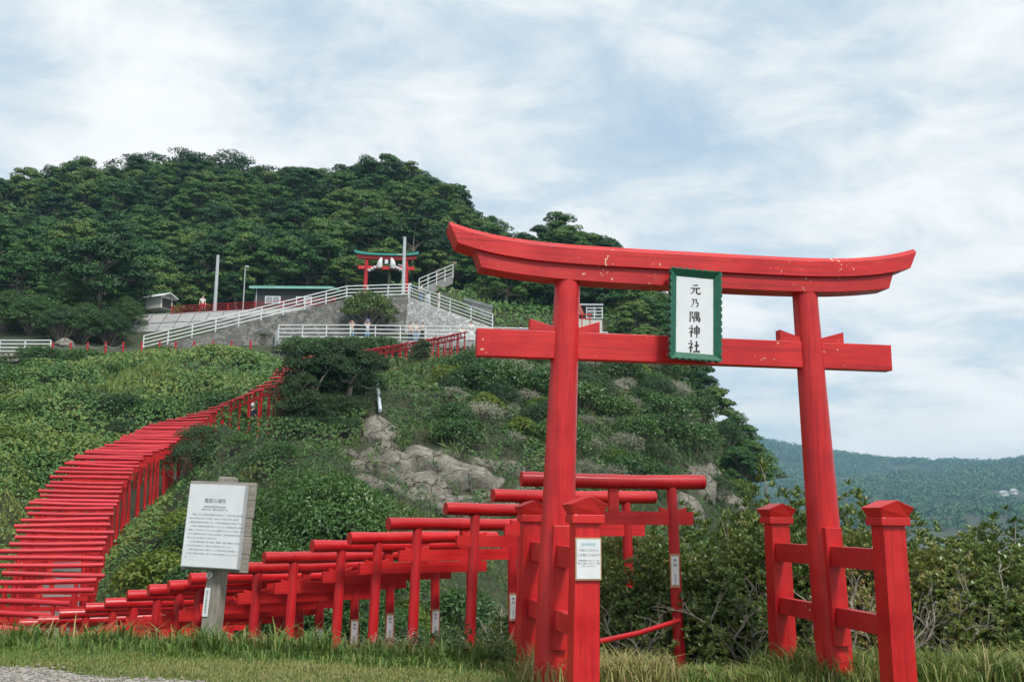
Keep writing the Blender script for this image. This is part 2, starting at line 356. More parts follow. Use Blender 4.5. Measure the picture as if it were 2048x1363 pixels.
# ------------------------------------------------------------------ terrain
A = []
for x in (-30, -14, -7, 0, 7, 14, 30):
    for y in (-40, -15, 0, 6, 9.5): A.append((x, y, 0.0))
A += [(-14, 12, -.10), (-9, 12.3, -.12), (-6, 12.3, -.12), (-4.5, 12.4, -.14), (-3, 12.3, -.16), (-1.5, 12.0, -.16), (0, 11.2, -.14), (-6, 11, -.04), (-3, 11, -.04), (-9, 11, -.04), (-1.2, 10.6, -.04), (2.6, 10.9, -.12), (4.2, 11.3, -.18), (7, 12, -.2)]
A += [(4, 13.5, -.6), (8, 13.5, -.5), (14, 14, -.6), (4, 17, -1.6), (9, 18, -1.6), (14, 20, -2.4), (20, 16, -1.2), (25, 25, -7), (10, 26, -8), (3, 25, -6),
      (16, 34, -11), (30, 40, -13), (40, 20, -10), (50, 60, -14), (35, 80, -14), (60, 120, -14), (40, 110, -14), (0, 19, -3.4), (-4, 20, -2.8), (0, 31, -3), (6, 36, -4),
      (-5, 26, -1.2), (-3, 32, .2), (-7, 33, 1.6), (-9, 39, 3.6), (-14, 17.5, -2.6), (-20, 18, -1.6), (-30, 18, 0), (-30, 12, 0), (-45, 30, 6), (-70, 40, 12),
      (19.5, 70, -9), (18.5, 60, -8), (24, 86, -10), (28, 100, -8), (30, 120, 0), (22, 135, 14), (10, 140, 22), (14, 52, -6)]
PIX = [(850, 930, 42), (850, 1040, 37.5), (750, 850, 46), (700, 920, 42), (950, 960, 42), (1040, 900, 46), (760, 790, 50), (850, 800, 50.5), (900, 740, 62), (960, 728, 70),
       (1050, 745, 68), (1050, 850, 52), (1150, 790, 62), (1250, 810, 60), (1250, 900, 54), (1350, 860, 60), (1395, 800, 70), (1430, 860, 67), (1470, 915, 65), (1440, 985, 58),
       (1400, 1005, 54), (1300, 1005, 48), (1200, 955, 48), (1150, 1035, 42), (1300, 1085, 42), (1385, 780, 80), (1320, 700, 92), (1100, 690, 82), (1150, 668, 87), (1250, 655, 92),
       (1300, 660, 95), (1060, 628, 95), (1100, 600, 105), (1180, 570, 112), (1250, 610, 108), (1010, 590, 106), (1170, 545, 116),
       (560, 722, 76.5), (640, 716, 76.5), (780, 708, 76.6), (900, 700, 76.8), (1000, 698, 77), (1080, 700, 78),
       (105, 698, 70), (300, 700, 72), (500, 694, 74), (0, 746, 68.6), (45, 746, 68.6), (90, 744, 68.6), (-60, 746, 68.6), (60, 702, 71.5), (0, 702, 71.5), (100, 640, 84), (0, 610, 93),
       (250, 697, 80), (400, 697, 80), (540, 697, 80), (50, 780, 60), (0, 850, 50), (150, 830, 50), (250, 780, 58), (350, 760, 60), (450, 742, 62), (540, 724, 66), (60, 950, 38),
       (0, 1000, 31), (-100, 1000, 31), (-200, 800, 55), (-250, 1130, 22), (440, 850, 40), (520, 880, 38), (620, 880, 42), (660, 800, 48), (690, 760, 56), (760, 740, 64),
       (430, 378, 172), (300, 392, 168), (200, 400, 165), (100, 415, 160), (0, 428, 155), (-150, 445, 150), (-320, 490, 150), (520, 388, 168), (570, 412, 165), (620, 422, 160), (720, 415, 155), (800, 402, 152),
       (880, 408, 146), (925, 468, 138), (948, 545, 130), (200, 515, 130), (400, 500, 130), (600, 505, 128), (800, 500, 126), (0, 540, 125), (-200, 540, 125), (200, 560, 108), (400, 570, 108),
       (600, 530, 113), (850, 560, 109), (920, 585, 111), (1000, 565, 114)]
A += [tuple(W(*q)) for q in PIX]
A += [(-36, 87, 18.6), (-28, 87, 18.6), (-20, 87, 18.6), (-36, 97, 18.8), (-24, 99, 19), (-9, 92, 22.6), (-14, 97, 22.8), (-5, 97, 22.9), (-18, 80, 14.0), (-10, 80.5, 14.2), (-3, 80, 14.4), (3, 80, 14.2)]
for x in (-90, -60, -30, 0, 20): A.append((x, 205, 22)); A.append((x, 240, 5))
A += [(-110, 120, 40), (-110, 60, 22), (-110, 160, 50), (-110, 10, 2), (90, 20, -12), (90, 100, -14), (90, 200, -14), (60, 200, -14), (40, 150, -8)]
for i, (x, y, z, a) in enumerate(L1):
    if i % 2 == 0 or i == len(L1) - 1:
        for s in (-1, 1): A.append((x + s * math.cos(a), y + s * math.sin(a), z))
for i in range(0, len(R2), 4):
    for s in (-1.1, 1.1): A.append((R2[i, 0] + s * T2[i, 1], R2[i, 1] - s * T2[i, 0], R2[i, 2]))
A = np.array(A, float)
keep = []
for i, a in enumerate(A):
    if all((a[0] - A[j, 0]) ** 2 + (a[1] - A[j, 1]) ** 2 > .2 for j in keep): keep.append(i)
A = A[keep]
def tph(d): return d
Kd = np.linalg.norm(A[:, None, :2] - A[None, :, :2], axis=2)
n_ = len(A); M_ = np.zeros((n_ + 3, n_ + 3)); M_[:n_, :n_] = tph(Kd) - np.eye(n_) * .02; Pm = np.c_[np.ones(n_), A[:, :2]]
M_[:n_, n_:] = Pm; M_[n_:, :n_] = Pm.T
wts = np.linalg.solve(M_, np.r_[A[:, 2], 0, 0, 0])
def rbf(x, y):
    sh = np.shape(x); x = np.ravel(x); y = np.ravel(y); out = np.empty(len(x))
    for i in range(0, len(x), 8000):
        q = np.stack([x[i:i + 8000], y[i:i + 8000]], 1)
        d = np.sqrt((q[:, None, 0] - A[None, :, 0]) ** 2 + (q[:, None, 1] - A[None, :, 1]) ** 2)
        out[i:i + 8000] = tph(d) @ wts[:n_] + wts[n_] + wts[n_ + 1] * q[:, 0] + wts[n_ + 2] * q[:, 1]
    return out.reshape(sh)
gx = np.r_[np.arange(-110, -40, 2.0), np.arange(-40, -14, .8), np.arange(-14, 14, .4), np.arange(14, 40, .8), np.arange(40, 91, 3)]
gy = np.r_[np.arange(-40, 4, 4.0), np.arange(4, 24, .35), np.arange(24, 80, .8), np.arange(80, 150, 1.5), np.arange(150, 241, 3)]
GX, GY = np.meshgrid(gx, gy); GZ = rbf(GX, GY)
def vnoise(x, y, s, seed=0):
    x = np.asarray(x) * s; y = np.asarray(y) * s; xi = np.floor(x).astype(int); yi = np.floor(y).astype(int); fx = x - xi; fy = y - yi
    def h(a, b):
        k = (a * 374761393 + b * 668265263 + seed * 974711) & 0x7fffffff; k = ((k ^ (k >> 13)) * 1274126177) & 0x7fffffff
        return ((k ^ (k >> 16)) & 0xffff) / 65535.0
    fx = fx * fx * (3 - 2 * fx); fy = fy * fy * (3 - 2 * fy)
    return (h(xi, yi) * (1 - fx) + h(xi + 1, yi) * fx) * (1 - fy) + (h(xi, yi + 1) * (1 - fx) + h(xi + 1, yi + 1) * fx) * fy
GZ += np.where(GY > 16, (vnoise(GX, GY, .22, 3) - .5) * .5, (vnoise(GX, GY, .5, 4) - .5) * .06)
def Zt(x, y):
    x = np.clip(np.asarray(x, float), gx[0], gx[-1] - .01); y = np.clip(np.asarray(y, float), gy[0], gy[-1] - .01)
    i = np.clip(np.searchsorted(gx, x, 'right') - 1, 0, len(gx) - 2); j = np.clip(np.searchsorted(gy, y, 'right') - 1, 0, len(gy) - 2)
    fx = (x - gx[i]) / (gx[i + 1] - gx[i]); fy = (y - gy[j]) / (gy[j + 1] - gy[j])
    return (GZ[j, i] * (1 - fx) + GZ[j, i + 1] * fx) * (1 - fy) + (GZ[j + 1, i] * (1 - fx) + GZ[j + 1, i + 1] * fx) * fy
def hit(px, py, d0=10.0, d1=235.0):
    r = ray(px, py); D = np.arange(d0, d1, .15); P = EYE + r[None] * (D / r[1])[:, None]
    k = np.nonzero(P[:, 2] < Zt(P[:, 0], P[:, 1]))[0]
    return P[k[0]] if len(k) else None
gj, gi = np.meshgrid(np.arange(len(gy) - 1), np.arange(len(gx) - 1), indexing='ij'); nx = len(gx)
q0 = gj * nx + gi
me = npmesh('hillside_terrain', np.stack([GX, GY, GZ], -1).reshape(-1, 3), np.stack([q0, q0 + 1, q0 + 1 + nx, q0 + nx], -1).reshape(-1, 4), SOIL, smooth=True)
o = mobj('hillside_terrain', me); o['kind'] = 'structure'
o = MB().add([(-4000, -4000, -10), (4000, -4000, -10), (4000, 4000, -10), (-4000, 4000, -10)], [(0, 1, 2, 3)]).obj('sea', SEA); o['kind'] = 'structure'

# ------------------------------------------------------------------ text helpers
def text_mesh(name, body, size, m, align='CENTER', spacing=1.0, line=1.0):
    c = bpy.data.curves.new(name, 'FONT'); c.body = body; c.size = size; c.align_x = align; c.align_y = 'CENTER'; c.space_line = line; c.space_character = spacing
    c.resolution_u = 2
    o = bpy.data.objects.new(name, c); COL.objects.link(o)
    dg = bpy.context.evaluated_depsgraph_get(); me = bpy.data.meshes.new_from_object(o.evaluated_get(dg))
    bpy.data.objects.remove(o); bpy.data.curves.remove(c); me.name = name; me.materials.clear(); me.materials.append(m); return me
def put_text(me, parent, loc, name='lettering', rot=(math.pi / 2, 0, 0)):
    o = mobj(name, me, parent); o.location = loc; o.rotation_euler = rot; return o
def vertical(s): return '\n'.join(s)
GLYPH = {
 '元': [[(30, 18, 7), (50, 18, 6), (72, 14, 9)], [(10, 45, 7), (50, 44, 6), (90, 40, 10)], [(40, 45, 9), (37, 66, 8), (24, 84, 6), (8, 95, 2)], [(60, 43, 9), (59, 76, 9), (66, 88, 9), (88, 89, 9), (95, 86, 8), (94, 72, 2)]],
 '乃': [[(18, 16, 7), (45, 15, 6), (72, 12, 9), (66, 30, 7), (58, 46, 6), (84, 44, 9), (83, 66, 9), (77, 84, 9), (62, 94, 2)], [(38, 17, 8), (36, 48, 8), (26, 76, 6), (8, 97, 2)]],
 '隅': [[(10, 12, 8), (11, 50, 7), (10, 97, 9)], [(12, 15, 6), (34, 13, 8), (24, 36, 5)], [(22, 38, 5), (36, 52, 8), (31, 64, 8), (20, 66, 3)],
       [(48, 12, 7), (49, 45, 6)], [(48, 13, 6), (86, 11, 8), (85, 45, 7)], [(50, 28, 5), (84, 28, 5)], [(49, 44, 5), (86, 43, 5)],
       [(43, 58, 7), (43, 97, 8)], [(43, 59, 6), (92, 56, 9), (92, 90, 9), (80, 93, 2)], [(67, 12, 6), (67, 78, 6)], [(54, 80, 5), (78, 75, 7)], [(74, 67, 4), (81, 82, 7)]],
 '神': [[(22, 4, 6), (33, 16, 9)], [(6, 32, 6), (40, 27, 8), (28, 48, 7), (4, 70, 2)], [(25, 47, 9), (25, 98, 9)], [(28, 50, 5), (42, 64, 8)],
       [(52, 24, 8), (54, 70, 7)], [(52, 25, 6), (90, 22, 9), (87, 69, 8)], [(54, 46, 5), (86, 45, 5)], [(54, 67, 5), (87, 65, 5)], [(70, 2, 9), (70, 60, 8), (70, 101, 5)]],
 '社': [[(22, 4, 6), (33, 16, 9)], [(6, 32, 6), (40, 27, 8), (28, 48, 7), (4, 70, 2)], [(25, 47, 9), (25, 98, 9)], [(28, 50, 5), (42, 64, 8)],
       [(54, 44, 7), (90, 40, 10)], [(71, 8, 9), (71, 86, 9)], [(44, 90, 8), (70, 88, 7), (98, 86, 11)]]}
def brush(ch, size):
    mb = MB(); k = size / 100
    for si, st in enumerate(GLYPH[ch]):
        P = np.array(st, float); d = np.r_[0, np.cumsum(np.hypot(np.diff(P[:, 0]), np.diff(P[:, 1])))]
        t = np.linspace(0, d[-1], max(6, int(d[-1] / 5))); Q = np.stack([np.interp(t, d, P[:, j]) for j in range(3)], 1)
        if len(Q) > 8:
            Z = Q.copy()
            for _ in range(2): Z[1:-1, :2] = Z[1:-1, :2] * .5 + .25 * (Z[:-2, :2] + Z[2:, :2])
            Q = Z
        tg = unit(np.gradient(Q[:, :2], axis=0)); nr = np.stack([-tg[:, 1], tg[:, 0]], 1); w = Q[:, 2:3] * .66
        w[0] *= .75
        Lf = Q[:, :2] + nr * w; Rt = Q[:, :2] - nr * w
        vs = []
        yy = -.0015 - .0002 * si
        for a, b in zip(Lf, Rt):
            vs += [((a[0] - 50) * k, yy, (50 - a[1]) * k), ((b[0] - 50) * k, yy, (50 - b[1]) * k)]
        mb.add(vs, [(2 * i, 2 * i + 1, 2 * i + 3, 2 * i + 2) for i in range(len(Q) - 1)])
    return mb

# ------------------------------------------------------------------ the large torii
def sweep_beam(half_t, half_b, zt, zb, depth, n=40, cham=None):
    """curved lintel: zt(u), zb(u) for u in -1..1; ends raked outwards"""
    mb = MB(); rows = []
    for i in range(n + 1):
        u = -1 + 2 * i / n; xt = u * half_t; xb = u * half_b; t = zt(u); b = zb(u); d = depth / 2
        if cham: prof = [(xb, -d, b), (xb, d, b), (xt, d, t), (xt, d - cham[0], t + cham[1]), (xt, -d + cham[0], t + cham[1]), (xt, -d, t)]
        else: prof = [(xb, -d, b), (xb, d, b), (xt, d, t), (xt, -d, t)]
        rows.append(prof)
    m = len(rows[0]); vs = [p for r in rows for p in r]; fs = []
    for i in range(n):
        for k in range(m):
            k2 = (k + 1) % m; fs.append((i * m + k, (i + 1) * m + k, (i + 1) * m + k2, i * m + k2))
    fs.append(tuple(range(m))); fs.append(tuple(n * m + k for k in range(m))[::-1])
    return mb.add(vs, fs)
TH = math.radians(10.0)
nA = W(953, 686, 9.4)
tc_ = nA + np.array([math.cos(TH), math.sin(TH), 0]) * 2.135
MT = thing('torii', 'tall bright red torii with curved lintel and a green-framed name plaque', 'torii', (tc_[0], tc_[1], 0.0), TH)
def lean(z): return 1.39 - (z - .17) * (1.39 - 1.245) / 3.6
for s in (-1, 1):
    zs = [-.35, .2, .9, 1.7, 2.5, 3.2, 3.80]; rs = [.176, .170, .163, .153, .142, .131, .124]
    pl = MB().tube([(s * lean(z), 0, z) for z in zs], rs, 40).obj('pillar', REDZ, MT, smooth=True)
    for t in (-1, 1):          # bracing boards let into the pillar and the wedges on the tie beam
        x = s * lean(.9)
        MB().hexa([(x - .085 + s * .02, t * .215, .33), (x + .085 + s * .02, t * .215, .33), (x + .085 + s * .02, t * .08, .33), (x - .085 + s * .02, t * .08, .33),
                   (x - .085 - s * .025, t * .20, 1.43), (x + .085 - s * .025, t * .20, 1.43), (x + .085 - s * .025, t * .07, 1.43), (x - .085 - s * .025, t * .07, 1.43)][::1]).obj('brace_board', REDZ, MT, bevel=.004)
        xc = s * lean(3.3); e = .36 if t == s else .33
        MB().prism([(xc + t * .10, 3.272), (xc + t * e, 3.272), (xc + t * e, 3.385), (xc + t * .10, 3.31)], -.052, .052).obj('wedge', RED, MT, bevel=.004)
MB().box((0, 0, 3.137), (4.275, .13, .265)).obj('tie_beam', RED, MT, bevel=.006)
sweep_beam(2.43, 2.35, lambda u: 4.078 + .165 * abs(u) ** 5, lambda u: 3.917 + .150 * abs(u) ** 5, .32, 48, (.055, .045)).obj('upper_lintel', RED, MT, bevel=.004)
sweep_beam(2.185, 2.117, lambda u: 3.919 + .128 * abs(u) ** 5, lambda u: 3.760 + .088 * abs(u) ** 4, .25, 48).obj('lower_lintel', RED, MT, bevel=.004)
MB().box((-.02, 0, 3.51), (.16, .12, .49)).obj('centre_strut', RED, MT, bevel=.004)
pq = empty('name_plaque', (-.03, -.235, 3.452)); pq.parent = MT; pq.rotation_euler = (math.radians(-2), math.radians(2.4), 0)
pw, ph = .262, .452
def scallop(n, L, amp):
    out = []
    for i in range(n):
        for k in range(6): out.append((-L + 2 * L * (i + k / 6) / n, amp * abs(math.sin(math.pi * k / 6)) ** .7))
    return out
for side in range(4):      # four scalloped frame rails, mitred
    L, off = ((pw, ph), (ph, pw))[side % 2]; nsc = 8 if side % 2 == 0 else 13; iw = .072
    outer = [(x, off - .012 + a) for x, a in scallop(nsc, L, .016)] + [(L, off - .012)]
    prof = [(-L + iw, off - iw)] + [(-L, off - .012)] + outer[1:] + [(L - iw, off - iw)]
    a = (0, math.pi / 2, math.pi, -math.pi / 2)[side]; R = Matrix.Rotation(a, 4, 'Y')
    n = len(prof); mb = MB()
    front = [R @ Vector((x, -.045 if z > off - iw + .004 else -.004, z)) for x, z in prof]; back = [R @ Vector((x, .02, z)) for x, z in prof]
    mb.add(front + back, [tuple(range(n)), tuple(range(2 * n - 1, n - 1, -1))] + [((i + 1) % n, i, n + i, n + (i + 1) % n) for i in range(n)])
    mb.obj('frame_rail', GREEN, pq)
wb = MB().box((0, .006, 0), (2 * (pw - .064), .012, 2 * (ph - .064))).obj('white_board', WHITEP, pq)
for i, (ch, sz, z, x) in enumerate((('元', .118, .262, .005), ('乃', .098, .122, .0), ('隅', .118, -.015, .0), ('神', .125, -.160, -.004), ('社', .128, -.312, -.008))):
    g = brush(ch, sz).obj('lettering', INK, pq); g.location = (x, -.0005, z)
for sx in (-1, 1):
    for z in np.linspace(-.34, .34, 4):
        MB().tube([(sx * .182, -.001, z), (sx * .182, -.0035, z)], .004, 6).obj('nail', STEEL, pq)
def koma_post(x, y, zb=-.45):
    r = empty('support_post', (x, y, 0)); r.parent = MT
    lx = .03 if x > 0 else -.03
    MB().hexa([(-.115 + lx, -.115, zb), (.115 + lx, -.115, zb), (.115 + lx, .115, zb), (-.115 + lx, .115, zb), (-.103, -.103, 1.462), (.103, -.103, 1.462), (.103, .103, 1.462), (-.103, .103, 1.462)]).obj('shaft', REDZ, r, bevel=.006)
    MB().box((0, 0, 1.494), (.272, .272, .07)).obj('collar', RED, r, bevel=.005)
    mb = MB(); a, b = .122, .162
    mb.add([(-a, -a, 1.529), (a, -a, 1.529), (a, a, 1.529), (-a, a, 1.529), (-b, -b, 1.612), (b, -b, 1.612), (b, b, 1.612), (-b, b, 1.612), (0, -b, 1.678), (0, b, 1.678)],
           [(3, 2, 1, 0), (0, 1, 5, 8, 4), (2, 3, 7, 9, 6), (1, 2, 6, 5), (3, 0, 4, 7), (5, 6, 9, 8), (7, 4, 8, 9)])
    mb.obj('cap', RED, r, bevel=.004); return r
posts = {}
for s in (-1, 1):
    for t in (-1, 1): posts[(s, t)] = koma_post(s * 1.365, t * 1.13)
    for z, h in ((1.16, .19), (.60, .17)):
        MB().box((s * (lean(z) - .005), 0, z), (.095, 2.14, h)).obj('brace_beam', RED, MT, bevel=.004)
# visiting-hours notice on the near left support post
nb = thing('notice_board', 'small white notice with pale blue heading fixed to a red support post', 'notice')
nb.matrix_world = MT.matrix_basis @ Matrix.Translation((-1.368, -1.13 - .122, 1.175))
MB().box((0, 0, 0), (.218, .014, .338)).obj('frame', TAN, nb, bevel=.002)
MB().box((0, -.0085, 0), (.198, .004, .314)).obj('white_sheet', WHITEP, nb)
put_text(text_mesh('heading', '参拝時間', .030, TEALINK), nb, (0, -.0115, .112), 'heading')
put_text(text_mesh('hours', '７時００分から\n１６時３０分まで', .0245, GREYINK, line=1.55), nb, (-.002, -.0115, .048), 'hours')
put_text(text_mesh('small_print', '参拝時間外の立入り、参\n拝はご遠慮ください。お願\nい申し上げます。', .0155, GREYINK, line=1.4), nb, (0, -.0115, -.036), 'small_print')

# ------------------------------------------------------------------ small log torii along the path
def log_mesh(seed, mat, n=18, L=L_T, r=.084):
    rr = random.Random(seed); pts = []; rad = []
    k = 14; ph = [rr.uniform(0, 6) for _ in range(4)]
    for i in range(k + 1):
        x = -L / 2 + L * i / k
        pts.append((x, .006 * math.sin(3 * x + ph[0]), .007 * math.sin(2.3 * x + ph[1]))); rad.append(r * (1 + .03 * math.sin(7 * x + ph[2]) + .025 * math.sin(13 * x + ph[3]) + .04 * x / L))
    return MB().tube(pts, rad, n).mesh('log', mat, True)
def post_mesh(seed, mat, s, zb=-.8, k=1.0):
    rr = random.Random(seed); zs = [zb, 0, .6, 1.2, 1.8, 2.25]
    return MB().tube([(s * (.745 - .028 * z), rr.uniform(-.004, .004), z) for z in zs], [r * k for r in (.066, .066, .064, .062, .060, .058)], 16 if k == 1 else 10).mesh('post', mat, True)
LOGM = [log_mesh(i, LOG) for i in range(5)]; FLOGM = [log_mesh(20 + i, FADED, 10, r=.056) for i in range(5)]
POSTM = [(post_mesh(i, LOGZ, -1), post_mesh(9 + i, LOGZ, 1)) for i in range(3)]; FPOSTM = [(post_mesh(30 + i, LOGZ, -1, k=.74), post_mesh(39 + i, LOGZ, 1, k=.74)) for i in range(3)]
FTIEM = MB().box((0, 0, 1.93), (1.86, .04, .10)).mesh('tie', RED); TIEM = MB().box((0, 0, 1.885), (1.86, .05, .15)).mesh('tie', RED); STRUTM = MB().box((-.02, 0, 2.09), (.11, .06, .27)).mesh('strut', RED)
WEDGEM = [[MB().prism([(s * .692 + t * .05, 1.962), (s * .692 + t * .155, 1.962), (s * .692 + t * .165, 2.01), (s * .692 + t * .05, 1.98)], -.02, .02).mesh('wedge', RED) for t in (-1, 1)] for s in (-1, 1)]
PLATE = MB().box((0, 0, 0), (.105, .012, .375)).mesh('plate', TAN); SHEET = MB().box((0, 0, 0), (.083, .003, .318)).mesh('sheet', WHITEP)
HONO = text_mesh('dedication', vertical('奉納'), .042, INK, line=1.2)
rr_ = random.Random(5); _mb = MB()
for i in range(6): _mb.box((rr_.uniform(-.004, .004), 0, -.10 - .0 + .024 * (2 - i)), (rr_.uniform(.012, .020), .0006, rr_.uniform(.006, .013)))
NAMEM = _mb.mesh('faint_name', GREYINK)
ORD = ['first', 'second', 'third', 'fourth', 'fifth', 'sixth', 'seventh', 'eighth', 'ninth', 'tenth', 'eleventh', 'twelfth', 'thirteenth', 'fourteenth', 'fifteenth', 'sixteenth', 'seventeenth']
STEP = MB().box((0, 0, -.16), (1.35, .62, .36)).mesh('step', CONC)
stair = empty('stone_stairway', (0, 0, 0)); stair['kind'] = 'structure'; stair['label'] = 'concrete stairway under the rows of small torii'
def small_torii(i, loc, rz, label, group, near, tilt=0.0):
    t = thing('torii', label, 'torii', loc, rz, group); t.rotation_euler = (0, tilt, rz)
    k = mobj('log_lintel', (LOGM if near else FLOGM)[i % 5], t); k.location = (0, 0, 2.30)
    a, b = (POSTM if near else FPOSTM)[i % 3]; mobj('post', a, t); p2 = mobj('post', b, t)
    mobj('tie_beam', TIEM if near else FTIEM, t); mobj('strut', STRUTM, t)
    if near:
        for s in (0, 1):
            for w in (0, 1): mobj('wedge', WEDGEM[s][w], t)
        if i in (0, 3, 4, 5, 6, 7, 8):
            n = mobj('name_plate', PLATE, t); n.location = (.668, -.084, (1.30, 0, 0, 1.16, 1.20, 1.20, 1.28, 1.34, 1.36)[i]); n.rotation_euler = (0, 0, -rz * .8)
            s_ = mobj('white_sheet', SHEET, n); s_.location = (0, -.0085, 0)
            put_text(HONO, n, (0, -.0112, .085)); q = mobj('faint_name', NAMEM, n); q.location = (0, -.0112, 0)
    st = mobj('step', STEP, stair); st.location = (loc[0], loc[1], loc[2]); st.rotation_euler = (0, 0, rz); return t
for i, (x, y, z, a) in enumerate(L1):
    t_ = small_torii(i, (x, y, z), a, f'small red log torii, {ORD[i]} down the path behind the large torii', 'small red torii going down behind the grass bank', True, random.uniform(-.006, .010)); t_.scale.x = 1.03 + .09 * min(1, max(0, (math.degrees(a) - 15) / 21))
for i in range(len(R2)):
    D = R2[i, 1]; a = math.atan2(T2[i, 1], T2[i, 0]) - math.pi / 2
    if D < 39.5: lab, grp = 'small red torii in the dense row climbing the green slope as a red tunnel', 'torii of the lower climbing row'
    elif D < 60: lab, grp = 'small red torii in the row turning up towards the dark wind-bent trees', 'torii of the middle row'
    else: lab, grp = 'small red torii in the topmost row below the white-railed terrace', 'torii of the topmost row'
    if 21.5 < D < 26: a += .10
    a -= .42 * max(0.0, 1 - abs(D - 45.2) / 3.6)
    j = random.gauss(0, .04); q = R2[i] + np.array([j * math.cos(a), j * math.sin(a), random.gauss(0, .010)])
    tt = small_torii(i, tuple(q), a + random.gauss(0, .03), lab, grp, False, random.gauss(0, .014)); tt.scale = (random.uniform(.95, 1.05), 1, random.uniform(.993, 1.007))
h = thing('handrail', 'thin red handrail pole between the large torii and the first small torii', 'handrail')
pa = W(1185, 1285, 10.4); pb = W(1358, 1240, 11.62)
MB().tube([pa, pa * .5 + pb * .5 + np.array([0, 0, -.02]), pb], .028, 12).obj('rail', LOGZ, h, True)
for p in (pa,): MB().tube([(p[0], p[1], -1.0), tuple(p)], .03, 10).obj('post', LOGZ, h, True)

# ------------------------------------------------------------------ information sign
sg = thing('information_sign', 'white information board on grey weathered planks and post in the grass', 'sign', W(415, 1272, 12.4))
sg.scale = (.95, .95, .97); sg.rotation_euler = (math.radians(-3), math.radians(1.8), math.radians(-14))
MB().hexa([(-.105, -.02, -.3), (.105, -.02, -.3), (.105, .18, -.3), (-.105, .18, -.3), (-.10, -.01, 1.96), (.10, -.01, 1.96), (.10, .17, 1.96), (-.10, .17, 1.96)]).obj('post', WOOD, sg, bevel=.02)
for i in range(5):
    w = .92 + random.uniform(-.02, .02)
    MB().box((.02 + random.uniform(-.008, .008), -.045, .895 + i * .222), (w, .045, .217)).obj('plank', WOODH, sg, bevel=.005)
MB().box((-.005, -.115, 1.335), (.80, .085, 1.03)).obj('panel', STEEL, sg, bevel=.004)
MB().box((-.005, -.1605, 1.335), (.775, .006, 1.005)).obj('white_face', WHITEP, sg)
put_text(text_mesh('title', '龍宮の潮吹', .062, GREYINK), sg, (-.01, -.1655, 1.64), 'title')
put_text(text_mesh('subtitle', '国指定天然記念物及び名勝\n指定年月日　昭和九年五月一日', .026, GREYINK, line=1.35), sg, (-.01, -.1655, 1.55), 'subtitle')
BODY = '''　「龍宮」とはこの津黄の海食洞穴の総称です。この洞穴は第三紀の凝灰
岩および安山岩（約二千万年前）の岩山からできています。岩の間
に幾筋も走る割れ目が浸食されて、その部分が波で削られて洞ができます。
　この洞穴では満ち潮や荒波が押しよせることに、北風の強い時には空気が
圧縮され、高さ三〇メートルにもおよぶ海水をいっせいとして海水を一緒に吹
き上げる現象が見られます。吹き上げる潮水は、北東の風が吹き潮の高い
時ほど三〇mにも達することがあります。
　この一帯の海岸は奇岩・岩穴に富み、龍宮島、龍宮の洞窟などと呼ばれる
大小さまざまな岩があり、豪壮な人の目を楽しませています。
　この洞穴は昔から雨ごいの場として、広く里人の間に信仰を集め、と
くに旱ばつの際には近郷より多くの人が集まり雨を祈ったといわれてい
る。'''
for i, ln in enumerate(BODY.split('\n')):
    put_text(text_mesh('text_line', ln, .0232, GREYINK, 'LEFT'), sg, (-.352, -.1655, 1.468 - .0478 * i), 'text_line')
em = MB().tube([(-.055, -.026, .735), (-.055, -.033, .735)], .044, 24).obj('emblem', WHITEP, sg, True)
e2 = MB()
for z, w, c in ((.018, .05, .012), (-.001, .036, -.006), (-.019, .046, -.014)):
    pts = [(-.055 - w / 2 + w * k / 6, -.0345, .735 + z + c * (((k / 3) - 1) ** 2)) for k in range(7)]
    for a, b in zip(pts[:-1], pts[1:]): e2.hexa([(a[0], a[1], a[2] - .005), (b[0], b[1], b[2] - .005), (b[0], b[1] + .001, b[2] - .005), (a[0], a[1] + .001, a[2] - .005), (a[0], a[1], a[2] + .005), (b[0], b[1], b[2] + .005), (b[0], b[1] + .001, b[2] + .005), (a[0], a[1] + .001, a[2] + .005)])
e2.obj('emblem_mark', INK, em)
MB().box((-.055, -.028, .41), (.075, .008, .345)).obj('name_strip', WHITEP, sg)
put_text(text_mesh('strip_text', vertical('長門市教育委員会'), .035, GREYINK, line=1.0), sg, (-.055, -.0335, .41), 'strip_text')

# ------------------------------------------------------------------ terraces, walls and railings on the hill
def rail_fence(name, label, cat, pts, hgt, nr, mat, pw=.085, rw=.05, rh=.075, span=2.0, group=None, low=.22):
    pts = [np.array(p, float) for p in pts]; t = thing(name, label, cat, tuple(pts[0]), 0, group); o0 = pts[0]
    P = [pts[0]]
    for a, b in zip(pts[:-1], pts[1:]):
        n = max(1, round(np.linalg.norm(b - a) / span))
        for k in range(1, n + 1): P.append(a + (b - a) * k / n)
    for p in P:
        q = p - o0; MB().box((q[0], q[1], q[2] + hgt / 2 - .2), (pw, pw, hgt + .46)).obj('post', mat, t)
    for a, b in zip(pts[:-1], pts[1:]):
        for k in range(nr):
            z = np.array([0, -pw * .62, low + (hgt - low) * k / (nr - 1)]); MB().beam(a - o0 + z, b - o0 + z, rw, rh).obj('rail', mat, t)
    return t
def stone_mesh(seed):
    bm = bmesh.new(); bmesh.ops.create_icosphere(bm, subdivisions=1, radius=1); r = random.Random(seed)
    for v in bm.verts: v.co *= r.uniform(.78, 1.12)
    me = bpy.data.meshes.new('stone'); bm.to_mesh(me); bm.free(); me.materials.append(STONE); return me
STONES = [stone_mesh(i) for i in range(5)]
